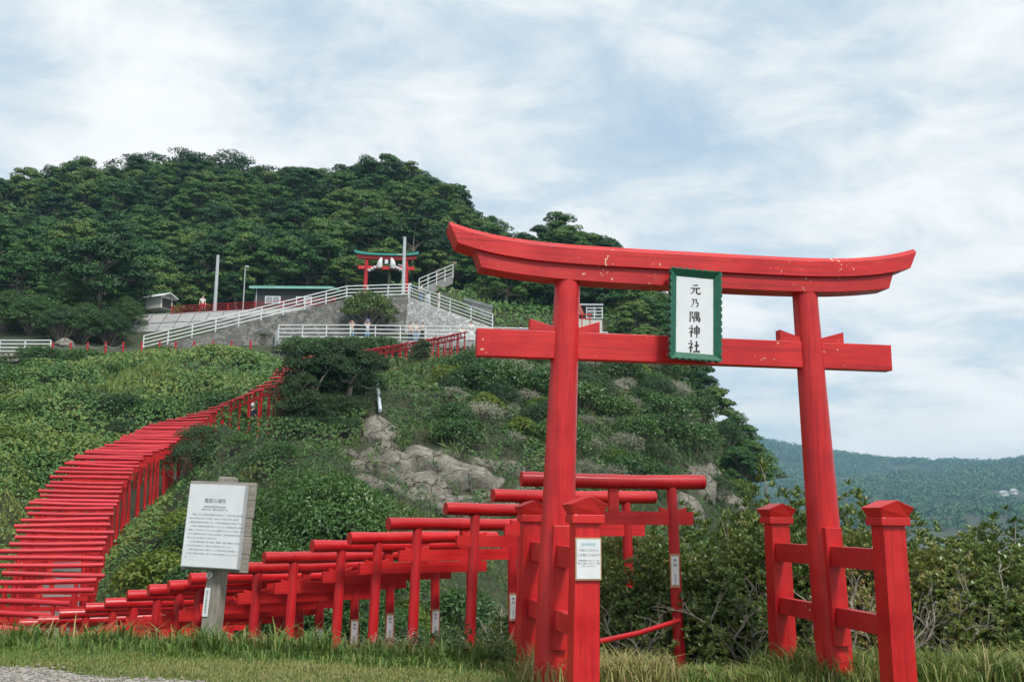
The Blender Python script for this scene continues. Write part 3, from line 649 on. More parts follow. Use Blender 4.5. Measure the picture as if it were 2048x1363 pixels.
def stone_patch(parent, a, b, c, nu, nv, o0):      # a: bottom left, b: bottom right, c: top left
    a, b, c = (np.array(v, float) for v in (a, b, c)); U_ = (b - a) / nu; V_ = (c - a) / nv
    nrm = np.cross(U_, V_); nrm /= np.linalg.norm(nrm)
    for j in range(nv):
        for i in range(nu):
            p = a + U_ * (i + .5 + (.5 if j % 2 else 0) * .8 + random.uniform(-.14, .14)) + V_ * (j + .5 + random.uniform(-.12, .12)) - o0 + nrm * random.uniform(-.02, .05)
            s = mobj('stone', random.choice(STONES), parent); lu = np.linalg.norm(U_); lv = np.linalg.norm(V_)
            s.location = tuple(p); s.scale = (lu * random.uniform(.46, .60), .16, lv * random.uniform(.46, .60)); s.rotation_euler = (random.uniform(-.2, .2), random.uniform(-.4, .4), math.atan2(U_[1], U_[0]))
def solid(name, loop, ztop, zbot, mat, parent=None):
    mb = MB(); n = len(loop); mb.add([(x, y, ztop) for x, y in loop] + [(x, y, zbot) for x, y in loop],
        [tuple(range(n)), tuple(range(2 * n - 1, n - 1, -1))] + [((i + 1) % n, i, n + i, n + (i + 1) % n) for i in range(n)])
    return mb.obj(name, mat, parent)
# lower terrace
ZP = 15.05
pf = [W(548, 676, 82), W(556, 673, 77), W(700, 672, 76.8), W(900, 676, 77), W(1060, 680, 77.6), W(1215, 684, 79)]
lt = thing('terrace', 'lower lookout terrace with pale concrete edge above rubble stone wall', 'terrace', (0, 0, 0))
loop = [(p[0], p[1]) for p in pf] + [(pf[-1][0] + 1, 90), (-22, 90)]
solid('floor_slab', loop, ZP, ZP - .42, CONC, lt)
inn = [(x, y + .12 if y < 82 else y) for x, y in loop]; inn[0] = (inn[0][0] + .12, inn[0][1]); inn[1] = (inn[1][0] + .12, inn[1][1])
solid('wall_core', inn, ZP - .43, 9.5, MASD, lt)
def at(i, z): return np.array([pf[i][0], pf[i][1] + .06, z])
w0 = at(1, 13.0); w1 = at(2, 13.0)
stone_patch(lt, w0, w0 + (w1 - w0) * .30, at(1, ZP - .44), 6, 5, np.zeros(3))
stone_patch(lt, at(0, 13.0), at(1, 13.0), at(0, ZP - .44), 7, 5, np.zeros(3))
m0 = at(2, 13.3) * .55 + at(3, 13.3) * .45; m1 = at(2, ZP - .44) * .55 + at(3, ZP - .44) * .45
stone_patch(lt, m0, at(3, 13.3), m1, 15, 5, np.zeros(3)); stone_patch(lt, at(3, 13.3), at(4, 13.3), at(3, ZP - .44), 18, 5, np.zeros(3))
rail_fence('railing', 'long white railing with four rails along the lower lookout terrace', 'railing', [(p[0], p[1] + .12, ZP) for p in pf], 1.16, 4, WHITER, span=1.9)
# masonry embankment with corner
E0 = W(286, 699, 78.5); E1 = W(693, 597, 86); E2 = W(817, 593, 87); E3 = W(985, 654, 83); EB = W(806, 676, 83.5); EL = W(556, 696, 80)
EB[2] = ZP - .05; EL[2] = ZP - .6; E3[2] = max(E3[2], ZP + .3)
eb = thing('embankment', 'steep masonry embankment with dark left face and pale right face', 'embankment')
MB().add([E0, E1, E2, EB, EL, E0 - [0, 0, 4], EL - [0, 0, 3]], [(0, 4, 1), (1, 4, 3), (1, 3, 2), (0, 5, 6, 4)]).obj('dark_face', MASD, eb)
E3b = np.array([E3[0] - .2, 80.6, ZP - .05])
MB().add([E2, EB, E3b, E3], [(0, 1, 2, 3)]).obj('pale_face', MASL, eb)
ZU = float(E2[2])
MB().add([E1, E2, (E2[0] + .3, 104, ZU), (-18, 104, ZU)], [(0, 1, 2, 3)]).obj('upper_paving', CONC, eb)
back = np.array([0, 1.7, 0.]); MB().hexa([E0 - [0, 0, 4], E0 + back - [0, 0, 4], E1 + back - [0, 0, 4], E1 - [0, 0, 4], E0 - [0, -.02, .03], E0 + back - [0, 0, .03], E1 + back - [0, 0, .03], E1 + [0, .02, -.03]][::1]).obj('ramp', CONC, eb)
MB().hexa([E2 - [0, 0, 4], E3 - [0, 0, 2], E3 + back - [0, 0, 2], E2 + back - [0, 0, 4], E2 + [0, .02, -.03], E3 + [0, .02, -.03], E3 + back - [0, 0, .03], E2 + back - [0, 0, .03]]).obj('stair_flight', CONC, eb)
# pale coping stones of the left face edge
rail_fence('railing', 'white railing climbing the ramp and crossing the top of the embankment', 'railing', [E0, E1, E2], 1.12, 4, WHITER, span=2.05)
rail_fence('railing', 'white stair railing descending along the pale embankment face', 'railing', [E2 + [.12, .05, 0], E3], 1.12, 4, WHITER, span=2.2)
# panelled retaining wall
TL, TR, BL, BR = W(276, 631, 85), W(640, 614, 89.5), W(226, 701, 81), W(600, 690, 86.5)
rw = thing('retaining_wall', 'sloping grey concrete retaining wall divided into big panels', 'wall')
def bil(u, v): return (BL * (1 - u) + BR * u) * (1 - v) + (TL * (1 - u) + TR * u) * v
MB().add([bil(0, 0) + [0, .08, -.05], bil(1, 0) + [0, .08, -.05], bil(1, 1) + [0, .08, -.05], bil(0, 1) + [0, .08, -.05]], [(0, 1, 2, 3)]).obj('joint_backing', MASD, rw)
nc, nrw = 13, 4
for i in range(nc):
    for j in range(nrw):
        g = .0022; h = .011; q = [bil(i / nc + g, j / nrw + h), bil((i + 1) / nc - g, j / nrw + h), bil((i + 1) / nc - g, (j + 1) / nrw - h), bil(i / nc + g, (j + 1) / nrw - h)]
        d = np.array([0, .06, -.04]); MB().hexa([q[0], q[1], q[1] + d, q[0] + d, q[3], q[2], q[2] + d, q[3] + d]).obj('panel', CONCP, rw)
MB().beam(TL + [0, .25, .02], TR + [0, .25, .02], .5, .16).obj('coping', CONC, rw)
MB().add([TL + [-3, .3, -.02], TR + [0, .3, -.02], (TR[0], 104, TR[2]), (TL[0] - 3, 100, TR[2])], [(0, 1, 2, 3)]).obj('yard_paving', CONC, rw)
ZY = float((TL[2] + TR[2]) / 2)
rail_fence('railing', 'low red railing along the top of the grey retaining wall', 'railing', [TL + [2.6, .8, 0.05], TR + [1.2, .8, 0.1]], .95, 5, LOGZ, pw=.09, rw=.03, rh=.035, span=2.4, low=.15)
# huts
def shed_white():
    p = W(318, 628, 86.5); t = thing('storage_hut', 'small cream shed with a white gable roof on top of the grey retaining wall', 'shed', (p[0], p[1], ZY), math.radians(-28))
    MB().box((-.1, 0, .45), (1.9, 1.3, 1.0)).obj('wall', CREAM, t)
    MB().box((.87, 0, .42), (.05, 1.0, .8)).obj('doorway', DARKIN, t)
    for s in (-1, 1): MB().hexa([(-1.25, s * .95, .88), (1.25, s * .95, .88), (1.25, 0, 1.30), (-1.25, 0, 1.30), (-1.25, s * .95, .95), (1.25, s * .95, .95), (1.25, 0, 1.37), (-1.25, 0, 1.37)]).obj('roof_slope', WHITER, t)
    MB().prism([(-.65, .95), (.65, .95), (0, 1.27)], -.82, .82).obj('gable', CREAM, t).rotation_euler = (0, 0, math.pi / 2)
shed_white()
p = W(582, 614, 93)
hut = thing('hut', 'long dark boarded hut with pale green roof and two white windows', 'hut', (p[0], p[1], ZY), math.radians(2))
zw = float(W(582, 578, 93)[2]) - ZY
MB().box((0, 1.9, zw / 2 - .3), (7.0, 3.8, zw + .6)).obj('wall', DARKW, hut)
zr = zw + .02
MB().hexa([(-3.95, -.45, zr - .10), (3.95, -.45, zr - .02), (3.95, 4.2, zr + .75), (-3.95, 4.2, zr + .75), (-3.95, -.45, zr + .14), (3.95, -.45, zr + .22), (3.95, 4.2, zr + 1.0), (-3.95, 4.2, zr + 1.0)]).obj('roof', ROOFG, hut)
for xc, wd, op in ((-1.75, 1.45, 0), (1.2, 1.5, 1)):
    wn = empty('window', (xc, -.03, zw * .68)); wn.parent = hut
    MB().box((0, 0, 0), (wd, .06, .72)).obj('frame', WHITER, wn)
    for k in (-1, 1): MB().box((k * wd * .225, -.034, 0), (wd * .41, .02, .58)).obj('pane', DARKIN if (op and k < 0) else GLASS, wn)
for x in (-3.3, 3.3): MB().box((x, -.06, zw / 2), (.08, .06, zw)).obj('downpipe', STEEL, hut)
# utility poles and wires
def pole(px, py0, py1, D, r, label, zb=None):
    a = W(px[0], py0, D); b = W(px[1], py1, D); t = thing('utility_pole', label, 'pole', (b[0], b[1], 0)); zz = b[2] - 1.5
    x = (a[0] + b[0]) / 2 - b[0]
    MB().tube([(0, 0, zz), (0, 0, a[2])], [r * 1.15, r * .85], 14).obj('shaft', STEEL, t, True); return t, a
t1, top1 = pole((429, 429), 510, 626, 88, .155, 'thick grey utility pole standing behind the retaining wall')
t2, top2 = pole((806, 806), 474, 596, 92, .17, 'grey utility pole in front of the green-roofed torii')
for dz, dx, L in ((-1.75, -.45, .9), (-2.9, -.45, .8)): MB().beam((dx - L / 2 + .3, -.1, top2[2] + dz + (.2 if dz < -2 else 0)), (dx + L / 2 + .1, -.1, top2[2] + dz), .07, .09).obj('cross_arm', STEEL, t2)
t3, top3 = pole((486, 486), 531, 616, 90, .05, 'thin lamp pole beside the dark boarded hut')
MB().box((.16, -.05, top3[2] - .1), (.34, .12, .16)).obj('lamp_head', STEEL, t3)
def wire(a, b, sag, label):
    a, b = np.array(a), np.array(b); pts = [a + (b - a) * k / 12 - np.array([0, 0, sag * 4 * (k / 12) * (1 - k / 12)]) for k in range(13)]
    o = MB().tube(pts, .016, 5).obj('overhead_wire', INK, None, True); tag(o, label, 'wire')
wire(top1 - [0, 0, .5], top2 - [0, 0, 2.6], 1.0, 'overhead wire between the two grey utility poles')
wire(top2 - [0, 0, 1.5], W(925, 520, 108), .8, 'overhead wire running from the pole into the wood')
# green-roofed torii
gp = W(771, 592, 97); GT = thing('torii', 'red torii with green copper roof on the upper platform', 'torii', (gp[0], gp[1], ZU - .1), math.radians(4))
H = float(W(771, 521, 97)[2]) - ZU + .1
for s in (-1, 1): MB().tube([(s * 2.12, 0, -.3), (s * 1.96, 0, H)], [.23, .19], 18).obj('pillar', LOGZ, GT, True)
sweep_beam(3.0, 2.9, lambda u: H + .44 + .16 * u ** 4, lambda u: H + .10 + .12 * u ** 4, .5, 24).obj('lintel', RED, GT)
sweep_beam(3.18, 3.12, lambda u: H + .60 + .30 * u ** 4, lambda u: H + .445 + .20 * u ** 4, .9, 24, (.35, .12)).obj('copper_roof', ROOFT, GT)
MB().box((0, 0, H - .75), (5.6, .2, .34)).obj('tie_beam', RED, GT)
MB().box((0, -.16, H - .15), (.46, .08, .56)).obj('plaque_frame', INK, GT); MB().box((0, -.205, H - .15), (.32, .02, .42)).obj('plaque_face', WHITEP, GT)
orn = thing('rope_ornament', 'white fox-eared ornaments and paper garland hung on the green-roofed torii', 'ornament', (gp[0], gp[1], ZU - .1), math.radians(4))
for s in (-1, 1):
    MB().tube([(s * .62, -.28, H - .85), (s * .66, -.28, H - .55), (s * .62, -.28, H - .2), (s * .52, -.28, H + .12), (s * .50, -.28, H + .30)], [.24, .30, .25, .13, .02], 10).obj('fox_figure', CL['white'], orn, True)
    for k in range(7):
        x = .9 + .14 * k; z = H - .62 - .075 * k - (.1 if k % 2 else 0)
        MB().tube([(s * x, -.2, z - .14), (s * (x + .03), -.2, z), (s * x, -.2, z + .15)], [.05, .13, .04], 8).obj('paper_tuft', CL['white'], orn, True)
# far-left railing on rubble wall
a0, a1 = W(-60, 706, 69.5), W(93, 706, 69.3); zb = float(a1[2]); a0[2] = zb
rb = thing('rubble_wall', 'rubble stone wall of big grey cobbles below a short white railing', 'wall')
MB().hexa([a0 + [0, .15, -2.4], a1 + [.0, .15, -2.4], a1 + [0, 3.2, -2.4], a0 + [0, 3.2, -2.4], a0 + [0, .2, 0], a1 + [0, .2, 0], a1 + [0, 3.2, 0], a0 + [0, 3.2, 0]]).obj('wall_core', MASD, rb)
stone_patch(rb, a0 + [0, .0, -1.7], a1 + [0, 0, -1.7], a0 + [0, .1, -.02], 14, 5, np.zeros(3))
rail_fence('railing', 'short white railing on top of the rubble cobble wall', 'railing', [a0 + [0, .5, 0], a1 + [0, .5, 0]], 1.0, 4, WHITER, span=1.85)
# red rope posts along the crest
for px in (105, 141, 175, 211, 246, 283, 319, 351, 388, 426, 463, 501):
    p = hit(px, 699) if hit(px, 699) is not None else W(px, 699, 71); py = 697 - (px - 105) * .012
    D = 70 + (px - 105) * .008; q = W(px, py, D); zt = float(Zt(q[0], q[1])); base = max(zt, q[2] - .3)
    t = thing('rope_post', 'short red post of the rope fence along the crest of the green slope', 'post', (q[0], q[1], q[2]), 0, 'red rope posts on the crest')
    MB().tube([(0, 0, -.6), (0, 0, .38)], .07, 10).obj('shaft', LOGZ, t, True); MB().tube([(0, 0, .38), (0, 0, .41), (0, 0, .44)], [.085, .08, .03], 10).obj('cap', LOGZ, t, True)
for i, (x0, x1) in enumerate(((141, 175), (175, 211), (211, 246), (105, 141))):
    a = W(x0, 689, 70.5); b = W(x1, 689, 70.7); pts = [a + (b - a) * k / 6 - np.array([0, 0, .25 * 4 * (k / 6) * (1 - k / 6)]) for k in range(7)]
    tag(MB().tube(pts, .02, 5).obj('rope', CONC, None, True), 'sagging grey rope strung between the red crest posts', 'rope', 'ropes between red posts')
# upper stair to the right, low wall, kiosk
s0, s1 = W(838, 578, 97), W(906, 548, 104)
rail_fence('railing', 'white railing of the upper steps going up into the wood', 'railing', [s0, s1], 1.05, 3, WHITER, span=2.0)
st = thing('upper_steps', 'narrow concrete steps climbing into the wood past the upper platform', 'stairs')
MB().hexa([s0 + [0, .1, -1], s1 + [0, .1, -1], s1 + [-.2, 1.6, -1], s0 + [-.2, 1.6, -1], s0 + [0, .1, .02], s1 + [0, .1, .02], s1 + [-.2, 1.6, .02], s0 + [-.2, 1.6, .02]]).obj('flight', CONC, st)
MB().add([s1 + [-2.2, 2.2, 0.2], s1 + [0, 2, .4], s1 + [.2, 3.2, 2.2], s1 + [-1.4, 3.4, 2.3]], [(0, 1, 2, 3)]).obj('bare_bank', plain('bare_earth', (.24, .15, .12), (.34, .23, .19), .95, 3, .4, .05), st)
lw = thing('low_wall', 'low rubble wall with pale coping beside the descending stair railing', 'wall'); b0, b1 = W(928, 612, 90), W(984, 628, 88)
MB().hexa([b0 - [0, 0, 2], b1 - [0, 0, 2], b1 + [0, .4, -2], b0 + [0, .4, -2], b0 + [0, 0, .55], b1 + [0, 0, .5], b1 + [0, .4, .5], b0 + [0, .4, .55]]).obj('rubble_face', MASL, lw)
MB().hexa([b0 + [-.05, -.06, .56], b1 + [.05, -.06, .51], b1 + [.05, .5, .51], b0 + [-.05, .5, .56], b0 + [-.05, -.06, .85], b1 + [.05, -.06, .80], b1 + [.05, .5, .80], b0 + [-.05, .5, .85]]).obj('coping', CONC, lw)
kq = W(1180, 664, 88); ki = thing('kiosk', 'small grey kiosk with flat roof, red gable porch and white balcony rail', 'kiosk', (kq[0], kq[1], kq[2] - .6))
MB().box((0, 1.2, .9), (2.2, 2.4, 1.9)).obj('plinth', CREAM, ki); MB().box((.1, 1.3, 2.45), (1.7, 2.0, 1.2)).obj('cabin', DARKW, ki)
MB().box((.15, 1.2, 3.12), (2.1, 2.6, .14)).obj('flat_roof', STEEL, ki); MB().box((.2, .28, 2.5), (.8, .05, .7)).obj('window', GLASS, ki)
MB().prism([(-1.6, 2.2), (-.55, 2.2), (-1.25, 4.0)], -.3, 1.6).obj('gable_porch', REDRF, ki)
for k in range(4): MB().beam((-.3, -.08, 1.9 + k * .3), (1.1, -.08, 1.9 + k * .3), .05, .07).obj('rail', WHITER, ki)
for x in (-.3, .4, 1.1): MB().box((x, -.04, 2.35), (.08, .06, 1.1)).obj('post', WHITER, ki)
tk = thing('torii', 'tiny red torii standing in front of the grey kiosk', 'torii', tuple(W(1172, 660, 86.5)))
for s in (-1, 1): MB().tube([(s * .38, 0, -.6), (s * .34, 0, 1.35)], .045, 10).obj('pillar', LOGZ, tk, True)
MB().box((0, 0, 1.4), (1.15, .1, .1)).obj('lintel', RED, tk); MB().box((0, 0, 1.02), (.95, .06, .09)).obj('tie_beam', RED, tk)
# drain pipe on the slope
d0, d1 = hit(757, 786) + [0, -.55, .45], hit(763, 840) + [0, -.55, .40]
pp = thing('drain_pipe', 'pale blue plastic drain pipe running down the rocky slope', 'pipe')
MB().tube([d0 + [-.5, .4, -.02], d0 + [-.12, .1, .06], d0, d0 * .5 + d1 * .5, d1], .085, 14).obj('pipe', WPIPE, pp, True)

# ------------------------------------------------------------------ people
def skin_obj(name, verts, edges, rad, mat, parent, root=0):
    me = bpy.data.meshes.new(name); me.from_pydata(verts, edges, []); me.materials.append(mat)
    o = link(bpy.data.objects.new(name, me), parent); md = o.modifiers.new('skin', 'SKIN'); md.use_smooth_shade = True
    for i, r in enumerate(rad): me.skin_vertices[0].data[i].radius = (r, r); me.skin_vertices[0].data[i].use_root = (i == root)
    ss = o.modifiers.new('sub', 'SUBSURF'); ss.levels = 1; ss.render_levels = 1; return o
def person(loc, rz, label, top, bottom, arms='down', skirt=False, hat=None, hgt=1.0, sit=False, hair=HAIR):
    t = thing('person', label, 'person', loc, rz); t.scale = (hgt,) * 3
    hip = .95 if not sit else .5
    dz = hip - .95
    kn = lambda s: (s * .10, 0, .5) if not sit else (s * .11, -.40, .50)
    an = lambda s: (s * .10, .02, .08) if not sit else (s * .11, -.42, .08)
    if arms == 'raised': el = lambda s: (s * .27, -.14, 1.40 + dz); ha = lambda s: (s * .09, -.24, 1.60 + dz)
    elif arms == 'front': el = lambda s: (s * .25, -.04, 1.16 + dz); ha = lambda s: (s * .09, -.26, 1.18 + dz)
    else: el = lambda s: (s * .25, .02, 1.15 + dz); ha = lambda s: (s * .26, -.06, .90 + dz)
    mid = lambda a, b, f: tuple(x + (y - x) * f for x, y in zip(a, b))
    V = [(0, 0, .98 + dz), (0, 0, 1.18 + dz), (0, 0, 1.38 + dz), (0, -.01, 1.50 + dz), (0, -.02, 1.60 + dz), (0, -.02, 1.70 + dz)]; R_ = [.12, .11, .12, .05, .088, .075]; E_ = [(0, 1), (1, 2), (2, 3), (3, 4), (4, 5)]
    for s in (-1, 1):
        k = len(V); h = ha(s); e = el(s)
        tip = tuple(np.array(h) + (np.array(h) - np.array(e)) * .35)
        V += [(s * .17, 0, 1.42 + dz), e, h, tip, (s * .09, 0, .92 + dz), kn(s), an(s), (s * .10, an(s)[1] - .15, .04)]; R_ += [.052, .042, .034, .026, .085, .06, .042, .04]
        E_ += [(2, k), (k, k + 1), (k + 1, k + 2), (k + 2, k + 3), (0, k + 4), (k + 4, k + 5), (k + 5, k + 6), (k + 6, k + 7)]
    skin_obj('body', V, E_, R_, SKIN, t)
    V = [(0, 0, .96 + dz), (0, 0, 1.2 + dz), (0, 0, 1.40 + dz)]; R_ = [.15, .135, .145]; E_ = [(0, 1), (1, 2)]
    for s in (-1, 1):
        k = len(V); a = (s * .18, 0, 1.43 + dz); V += [a, mid(a, el(s), .8)]; R_ += [.072, .062]; E_ += [(2, k), (k, k + 1)]
    skin_obj('shirt', V, E_, R_, CL[top], t)
    if skirt: MB().tube([(0, 0, 1.02 + dz), (0, 0, .7 + dz), (0, 0, .18)], [.14, .21, .27], 14).obj('skirt', CL[bottom], t, True)
    else:
        V = [(0, 0, .97 + dz)]; R_ = [.14]; E_ = []
        for s in (-1, 1):
            k = len(V); V += [(s * .09, 0, .88 + dz), kn(s), an(s)]; R_ += [.105, .08, .065]; E_ += [(0, k), (k, k + 1), (k + 1, k + 2)]
        skin_obj('trousers', V, E_, R_, CL[bottom], t)
    bm = bmesh.new(); bmesh.ops.create_uvsphere(bm, u_segments=12, v_segments=8, radius=.112)
    for v in bm.verts:
        v.co.z *= 1.12
        if v.co.y < -.03 and v.co.z < .045: v.co *= .8
    me = bpy.data.meshes.new('hair'); bm.to_mesh(me); bm.free(); me.materials.append(hair); me.shade_smooth(); o = mobj('hair', me, t); o.location = (0, .012, 1.655 + dz)
    if hat: MB().tube([(0, 0, 1.70 + dz), (0, 0, 1.715 + dz), (0, 0, 1.72 + dz), (0, 0, 1.83 + dz)], [.2, .2, .125, .10], 14).obj('hat', CL[hat], t, True)
    return t
def stand(px, D, z, **k):
    q = W(px, 660, D); person((q[0], q[1], z), k.pop('rz', 0.0), **k)
stand(704, 77.9, ZP, label='person in white top and light jeans raising both hands to the face', top='peach', bottom='denim', arms='raised', hair=HAIR)
stand(735, 77.9, ZP, label='person in white top and jeans with pale cap holding a camera up', top='white', bottom='denim', arms='raised', hat='blue')
stand(821, 78.6, ZP, label='person in dark clothes standing beside two women at the white railing', top='peach', bottom='navy', arms='front')
stand(832, 78.0, ZP, label='person with long dark hair in white top and blue jeans at the railing', top='white', bottom='denim', arms='front', hgt=.95)
stand(845, 78.0, ZP, label='person in pale top and long black skirt leaning at the railing', top='beige', bottom='black', arms='front', skirt=True, hgt=.94)
stand(925, 78.2, ZP, label='person in white seated low behind the railing above the last small torii', top='white', bottom='white', arms='front', sit=True, rz=.6, hgt=1.1)
stand(942, 77.9, ZP, label='person dressed all in white standing above the last small torii', top='white', bottom='white', arms='front', skirt=True)
stand(1042, 79.0, ZP, label='person in navy shirt and teal shorts behind the railing beside the large torii', top='navy', bottom='teal', rz=3.1)
stand(716, 95, ZU, label='person in white shirt and navy trousers left of the green-roofed torii', top='white', bottom='navy', rz=1.2)
stand(745, 94, ZU, label='person in white with dark hat sitting under the green-roofed torii', top='white', bottom='beige', sit=True, hat='black', rz=.3)
stand(818, 89.6, ZU, label='person in blue clothes and white hat at the top of the stair railing', top='blue', bottom='navy', hat='white', rz=2.6)
q = E2 + (E3 - E2) * .14; person((q[0], q[1] + .9, q[2]), 2.0, 'person in white top and blue trousers descending the stair', 'white', 'blue')
q = E2 + (E3 - E2) * .36; person((q[0], q[1] + 1.2, q[2]), 1.5, 'dark-haired person in white halfway down the stair', 'white', 'white')
k = int(np.argmin(abs(R2[:, 1] - 46.5))); person(tuple(R2[k] + [0, 0, .03]), 2.4, 'person in dark navy clothes walking inside the torii row', 'navy', 'navy', hair=CL['white'], hgt=1.0)
p = W(404, 624, 86.8); person((p[0], p[1], ZY), .5, 'person in white shirt and red trousers seated by the low red railing', 'white', 'red', sit=True)
fx = W(783, 592, 93.5)
fo = thing('fox_statue', 'white seated fox statue behind the top white railing', 'statue', (fx[0], fx[1], ZU), math.radians(20))
MB().box((0, 0, .18), (.75, .9, .36)).obj('plinth', CONC, fo)
MB().tube([(0, .18, .36), (0, .16, .65), (0, .02, 1.0), (0, -.06, 1.22), (0, -.12, 1.38), (0, -.20, 1.50), (0, -.22, 1.58)], [.34, .36, .27, .19, .17, .15, .03], 14).obj('body', CL['white'], fo, True)
MB().tube([(0, -.18, 1.44), (0, -.34, 1.38), (0, -.45, 1.34)], [.12, .08, .03], 10).obj('muzzle', CL['white'], fo, True)
for s in (-1, 1):
    MB().tube([(s * .08, -.14, 1.50), (s * .10, -.13, 1.62), (s * .10, -.12, 1.74)], [.06, .05, .005], 8).obj('ear', CL['white'], fo, True)
    MB().tube([(s * .11, -.14, .95), (s * .12, -.20, .36)], [.085, .07], 8).obj('foreleg', CL['white'], fo, True)
MB().tube([(0, .34, .5), (0, .55, .8), (0, .50, 1.25), (0, .42, 1.5)], [.12, .2, .17, .03], 10).obj('tail', CL['white'], fo, True)
p = E2 + (E3 - E2) * .23; tag(MB().prism([(-.25, -.2), (.25, -.2), (.2, .75), (-.2, .75)], -.2, .2).obj('litter_bin', WHITER), 'white tapered bin standing on the stair behind the railing', 'bin').location = (p[0], p[1] + .5, p[2] + .1)

# ------------------------------------------------------------------ vegetation templates
def limb(mb, a, b, r0, r1, rr, n=6, bend=.12, seg=5):
    a = np.array(a, float); b = np.array(b, float); L = np.linalg.norm(b - a); off = np.array([rr.uniform(-1, 1), rr.uniform(-1, 1), rr.uniform(-.4, .6)]) * L * bend
    pts = [a + (b - a) * k / seg + off * math.sin(math.pi * k / seg) for k in range(seg + 1)]
    mb.tube(pts, [r0 + (r1 - r0) * k / seg for k in range(seg + 1)], n)
def clump_leaves(C, rc, flat, n, leaf, r, upb=.5, wind=(0, 0, 0)):
    """leaves spread through the upper shell of an ellipsoid clump"""
    d = unit(r.normal(size=(n, 3))); d[:, 2] = np.abs(d[:, 2]) * 1.0 - .22
    d = unit(d); rad = rc * (.55 + .5 * r.random(n) ** .6)
    P = d * rad[:, None]; P[:, 2] *= flat
    nrm = d.copy(); nrm[:, 2] += upb; nrm += r.normal(size=(n, 3)) * .45
    return P + C, nrm, leaf * r.uniform(.6, 1.35, n)
def tree_parts(seed, H=7.2, R=3.7, ncl=84, per=165, leaf=.19, mat=None, trunk=True, flat=.55, rcl=.30, zbase=.16, wind=.5, name='tree', bark=None):
    mat = mat or LEAF_F; bark = bark or BARK
    r = np.random.default_rng(seed); rr = random.Random(seed); tm = MB(); Cs = []
    top = np.array([wind * 1.1, rr.uniform(-.3, .3), H * .50]); limb(tm, (0, 0, -1.2), top, .26, .17, rr, 8, .06)
    nsub = max(3, ncl // 6); fin = nsub > 6
    for j in range(nsub):
        a = 2.399 * j + r.uniform(-.4, .4); f = math.sqrt((j + .35) / nsub); sr = R * (.31 if fin else .46) * r.uniform(.8, 1.25)
        rad = R * (.78 if fin else .66) * f; sz = H * (zbase + .08 + ((.80 if fin else .92) - zbase) * (1 - (.95 if fin else .75) * f ** 2.2) * r.uniform(.8, 1.0)); sc_ = np.array([rad * math.cos(a) + wind * (sz / H), rad * math.sin(a), sz])
        limb(tm, top * r.uniform(.55, 1.0), sc_ - [0, 0, sr * .5], .10, .05, rr, 6, .14)
        for i in range(6):
            a2 = 2.399 * i + r.uniform(-.4, .4); f2 = math.sqrt((i + .3) / 6); c = sc_ + np.array([sr * .8 * f2 * math.cos(a2), sr * .8 * f2 * math.sin(a2), sr * (.25 - .62 * f2 ** 1.6) + r.uniform(-.15, .15)])
            Cs.append((c, R * rcl * .62 * r.uniform(.75, 1.2)))
            if i % 2: limb(tm, sc_ - [0, 0, sr * .5], c - [0, 0, .1], .045, .015, rr, 5, .14)
    P = [clump_leaves(c, rc, flat, per, leaf, r) for c, rc in Cs]
    V, F = leaves(np.concatenate([p[0] for p in P]), np.concatenate([p[1] for p in P]), np.concatenate([p[2] for p in P]), .62, r=r)
    return tm.mesh(name + '_trunk', bark, True), npmesh(name + '_crown', V, F, mat)
TREES = [tree_parts(100 + i, H=h, R=R, wind=w) for i, (h, R, w) in enumerate(((7.2, 3.8, .5), (6.4, 4.1, .9), (8.0, 3.5, .3), (6.0, 3.4, -.4), (7.0, 4.3, .7), (7.6, 3.3, 1.0)))]
def plant(name, parts, loc, label, cat, group=None, rz=None, sc=1.0, pn=('trunk', 'crown'), sz=None):
    t = thing(name, label, cat, tuple(loc), random.uniform(0, 6.28) if rz is None else rz, group)
    t.scale = (sc, sc, sc * (sz or 1.0))
    for n, m in zip(pn, parts): mobj(n, m, t)
    return t
# forest on the hill
def seen(p, hh):
    """does the crown top stand clear of the terrain as seen from the camera"""
    q = np.array(p) + [0, 0, hh]; n = 60; f = np.linspace(.12, .985, n); L = EYE[None] + (q - EYE)[None] * f[:, None]
    return np.all(L[:, 2] > Zt(L[:, 0], L[:, 1]) + 1.0)
cand = []
for ix in range(-26, 12):
    for iy in range(0, 24):
        x = ix * 4.3 + (iy % 2) * 2.1 + random.uniform(-1.2, 1.2); y = 96 + iy * 4.0 + random.uniform(-1.1, 1.1)
        if y > 182: continue
        u = x / y
        if not (-.60 < u < .16): continue
        z = float(Zt(x, y))
        built = (-21 < x < -3 and y < 105) or (-40 < x < -18 and y < 103) or (-8 < x < -2 and y < 108)
        if built or z < 9: continue
        if not seen((x, y, z), 6.0): continue
        cand.append((x, y, z))
cand.sort(key=lambda c: c[1] + 40 * max(0, abs(c[0] / c[1] + .2) - .34))
print('forest candidates', len(cand))
for i, (x, y, z) in enumerate(cand[:290]):
    s = random.uniform(.68, 1.12)
    plant('forest_tree', TREES[i % 6], (x, y, z - .3), 'dense evergreen tree in the wood covering the hill', 'tree', 'trees of the hill wood', sc=s)
if len(cand) > 290:
    pv = []; r = np.random.default_rng(5); Pn, Nn, Sn = [], [], []
    for x, y, z in cand[290:]:
        for k in range(14):
            d_ = unit(r.normal(size=3)); c = np.array([x, y, z + 3.4]) + d_ * [2.6, 2.6, 2.2]; a = clump_leaves(c, 1.15, .55, 70, .30, r); Pn.append(a[0]); Nn.append(a[1]); Sn.append(a[2])
    V, F = leaves(np.concatenate(Pn), np.concatenate(Nn), np.concatenate(Sn), .62)
    o = mobj('background_wood', npmesh('background_wood', V, F, LEAF_F)); o['kind'] = 'stuff'; o['label'] = 'far tree crowns of the hill wood along the ridge'; o['category'] = 'wood'
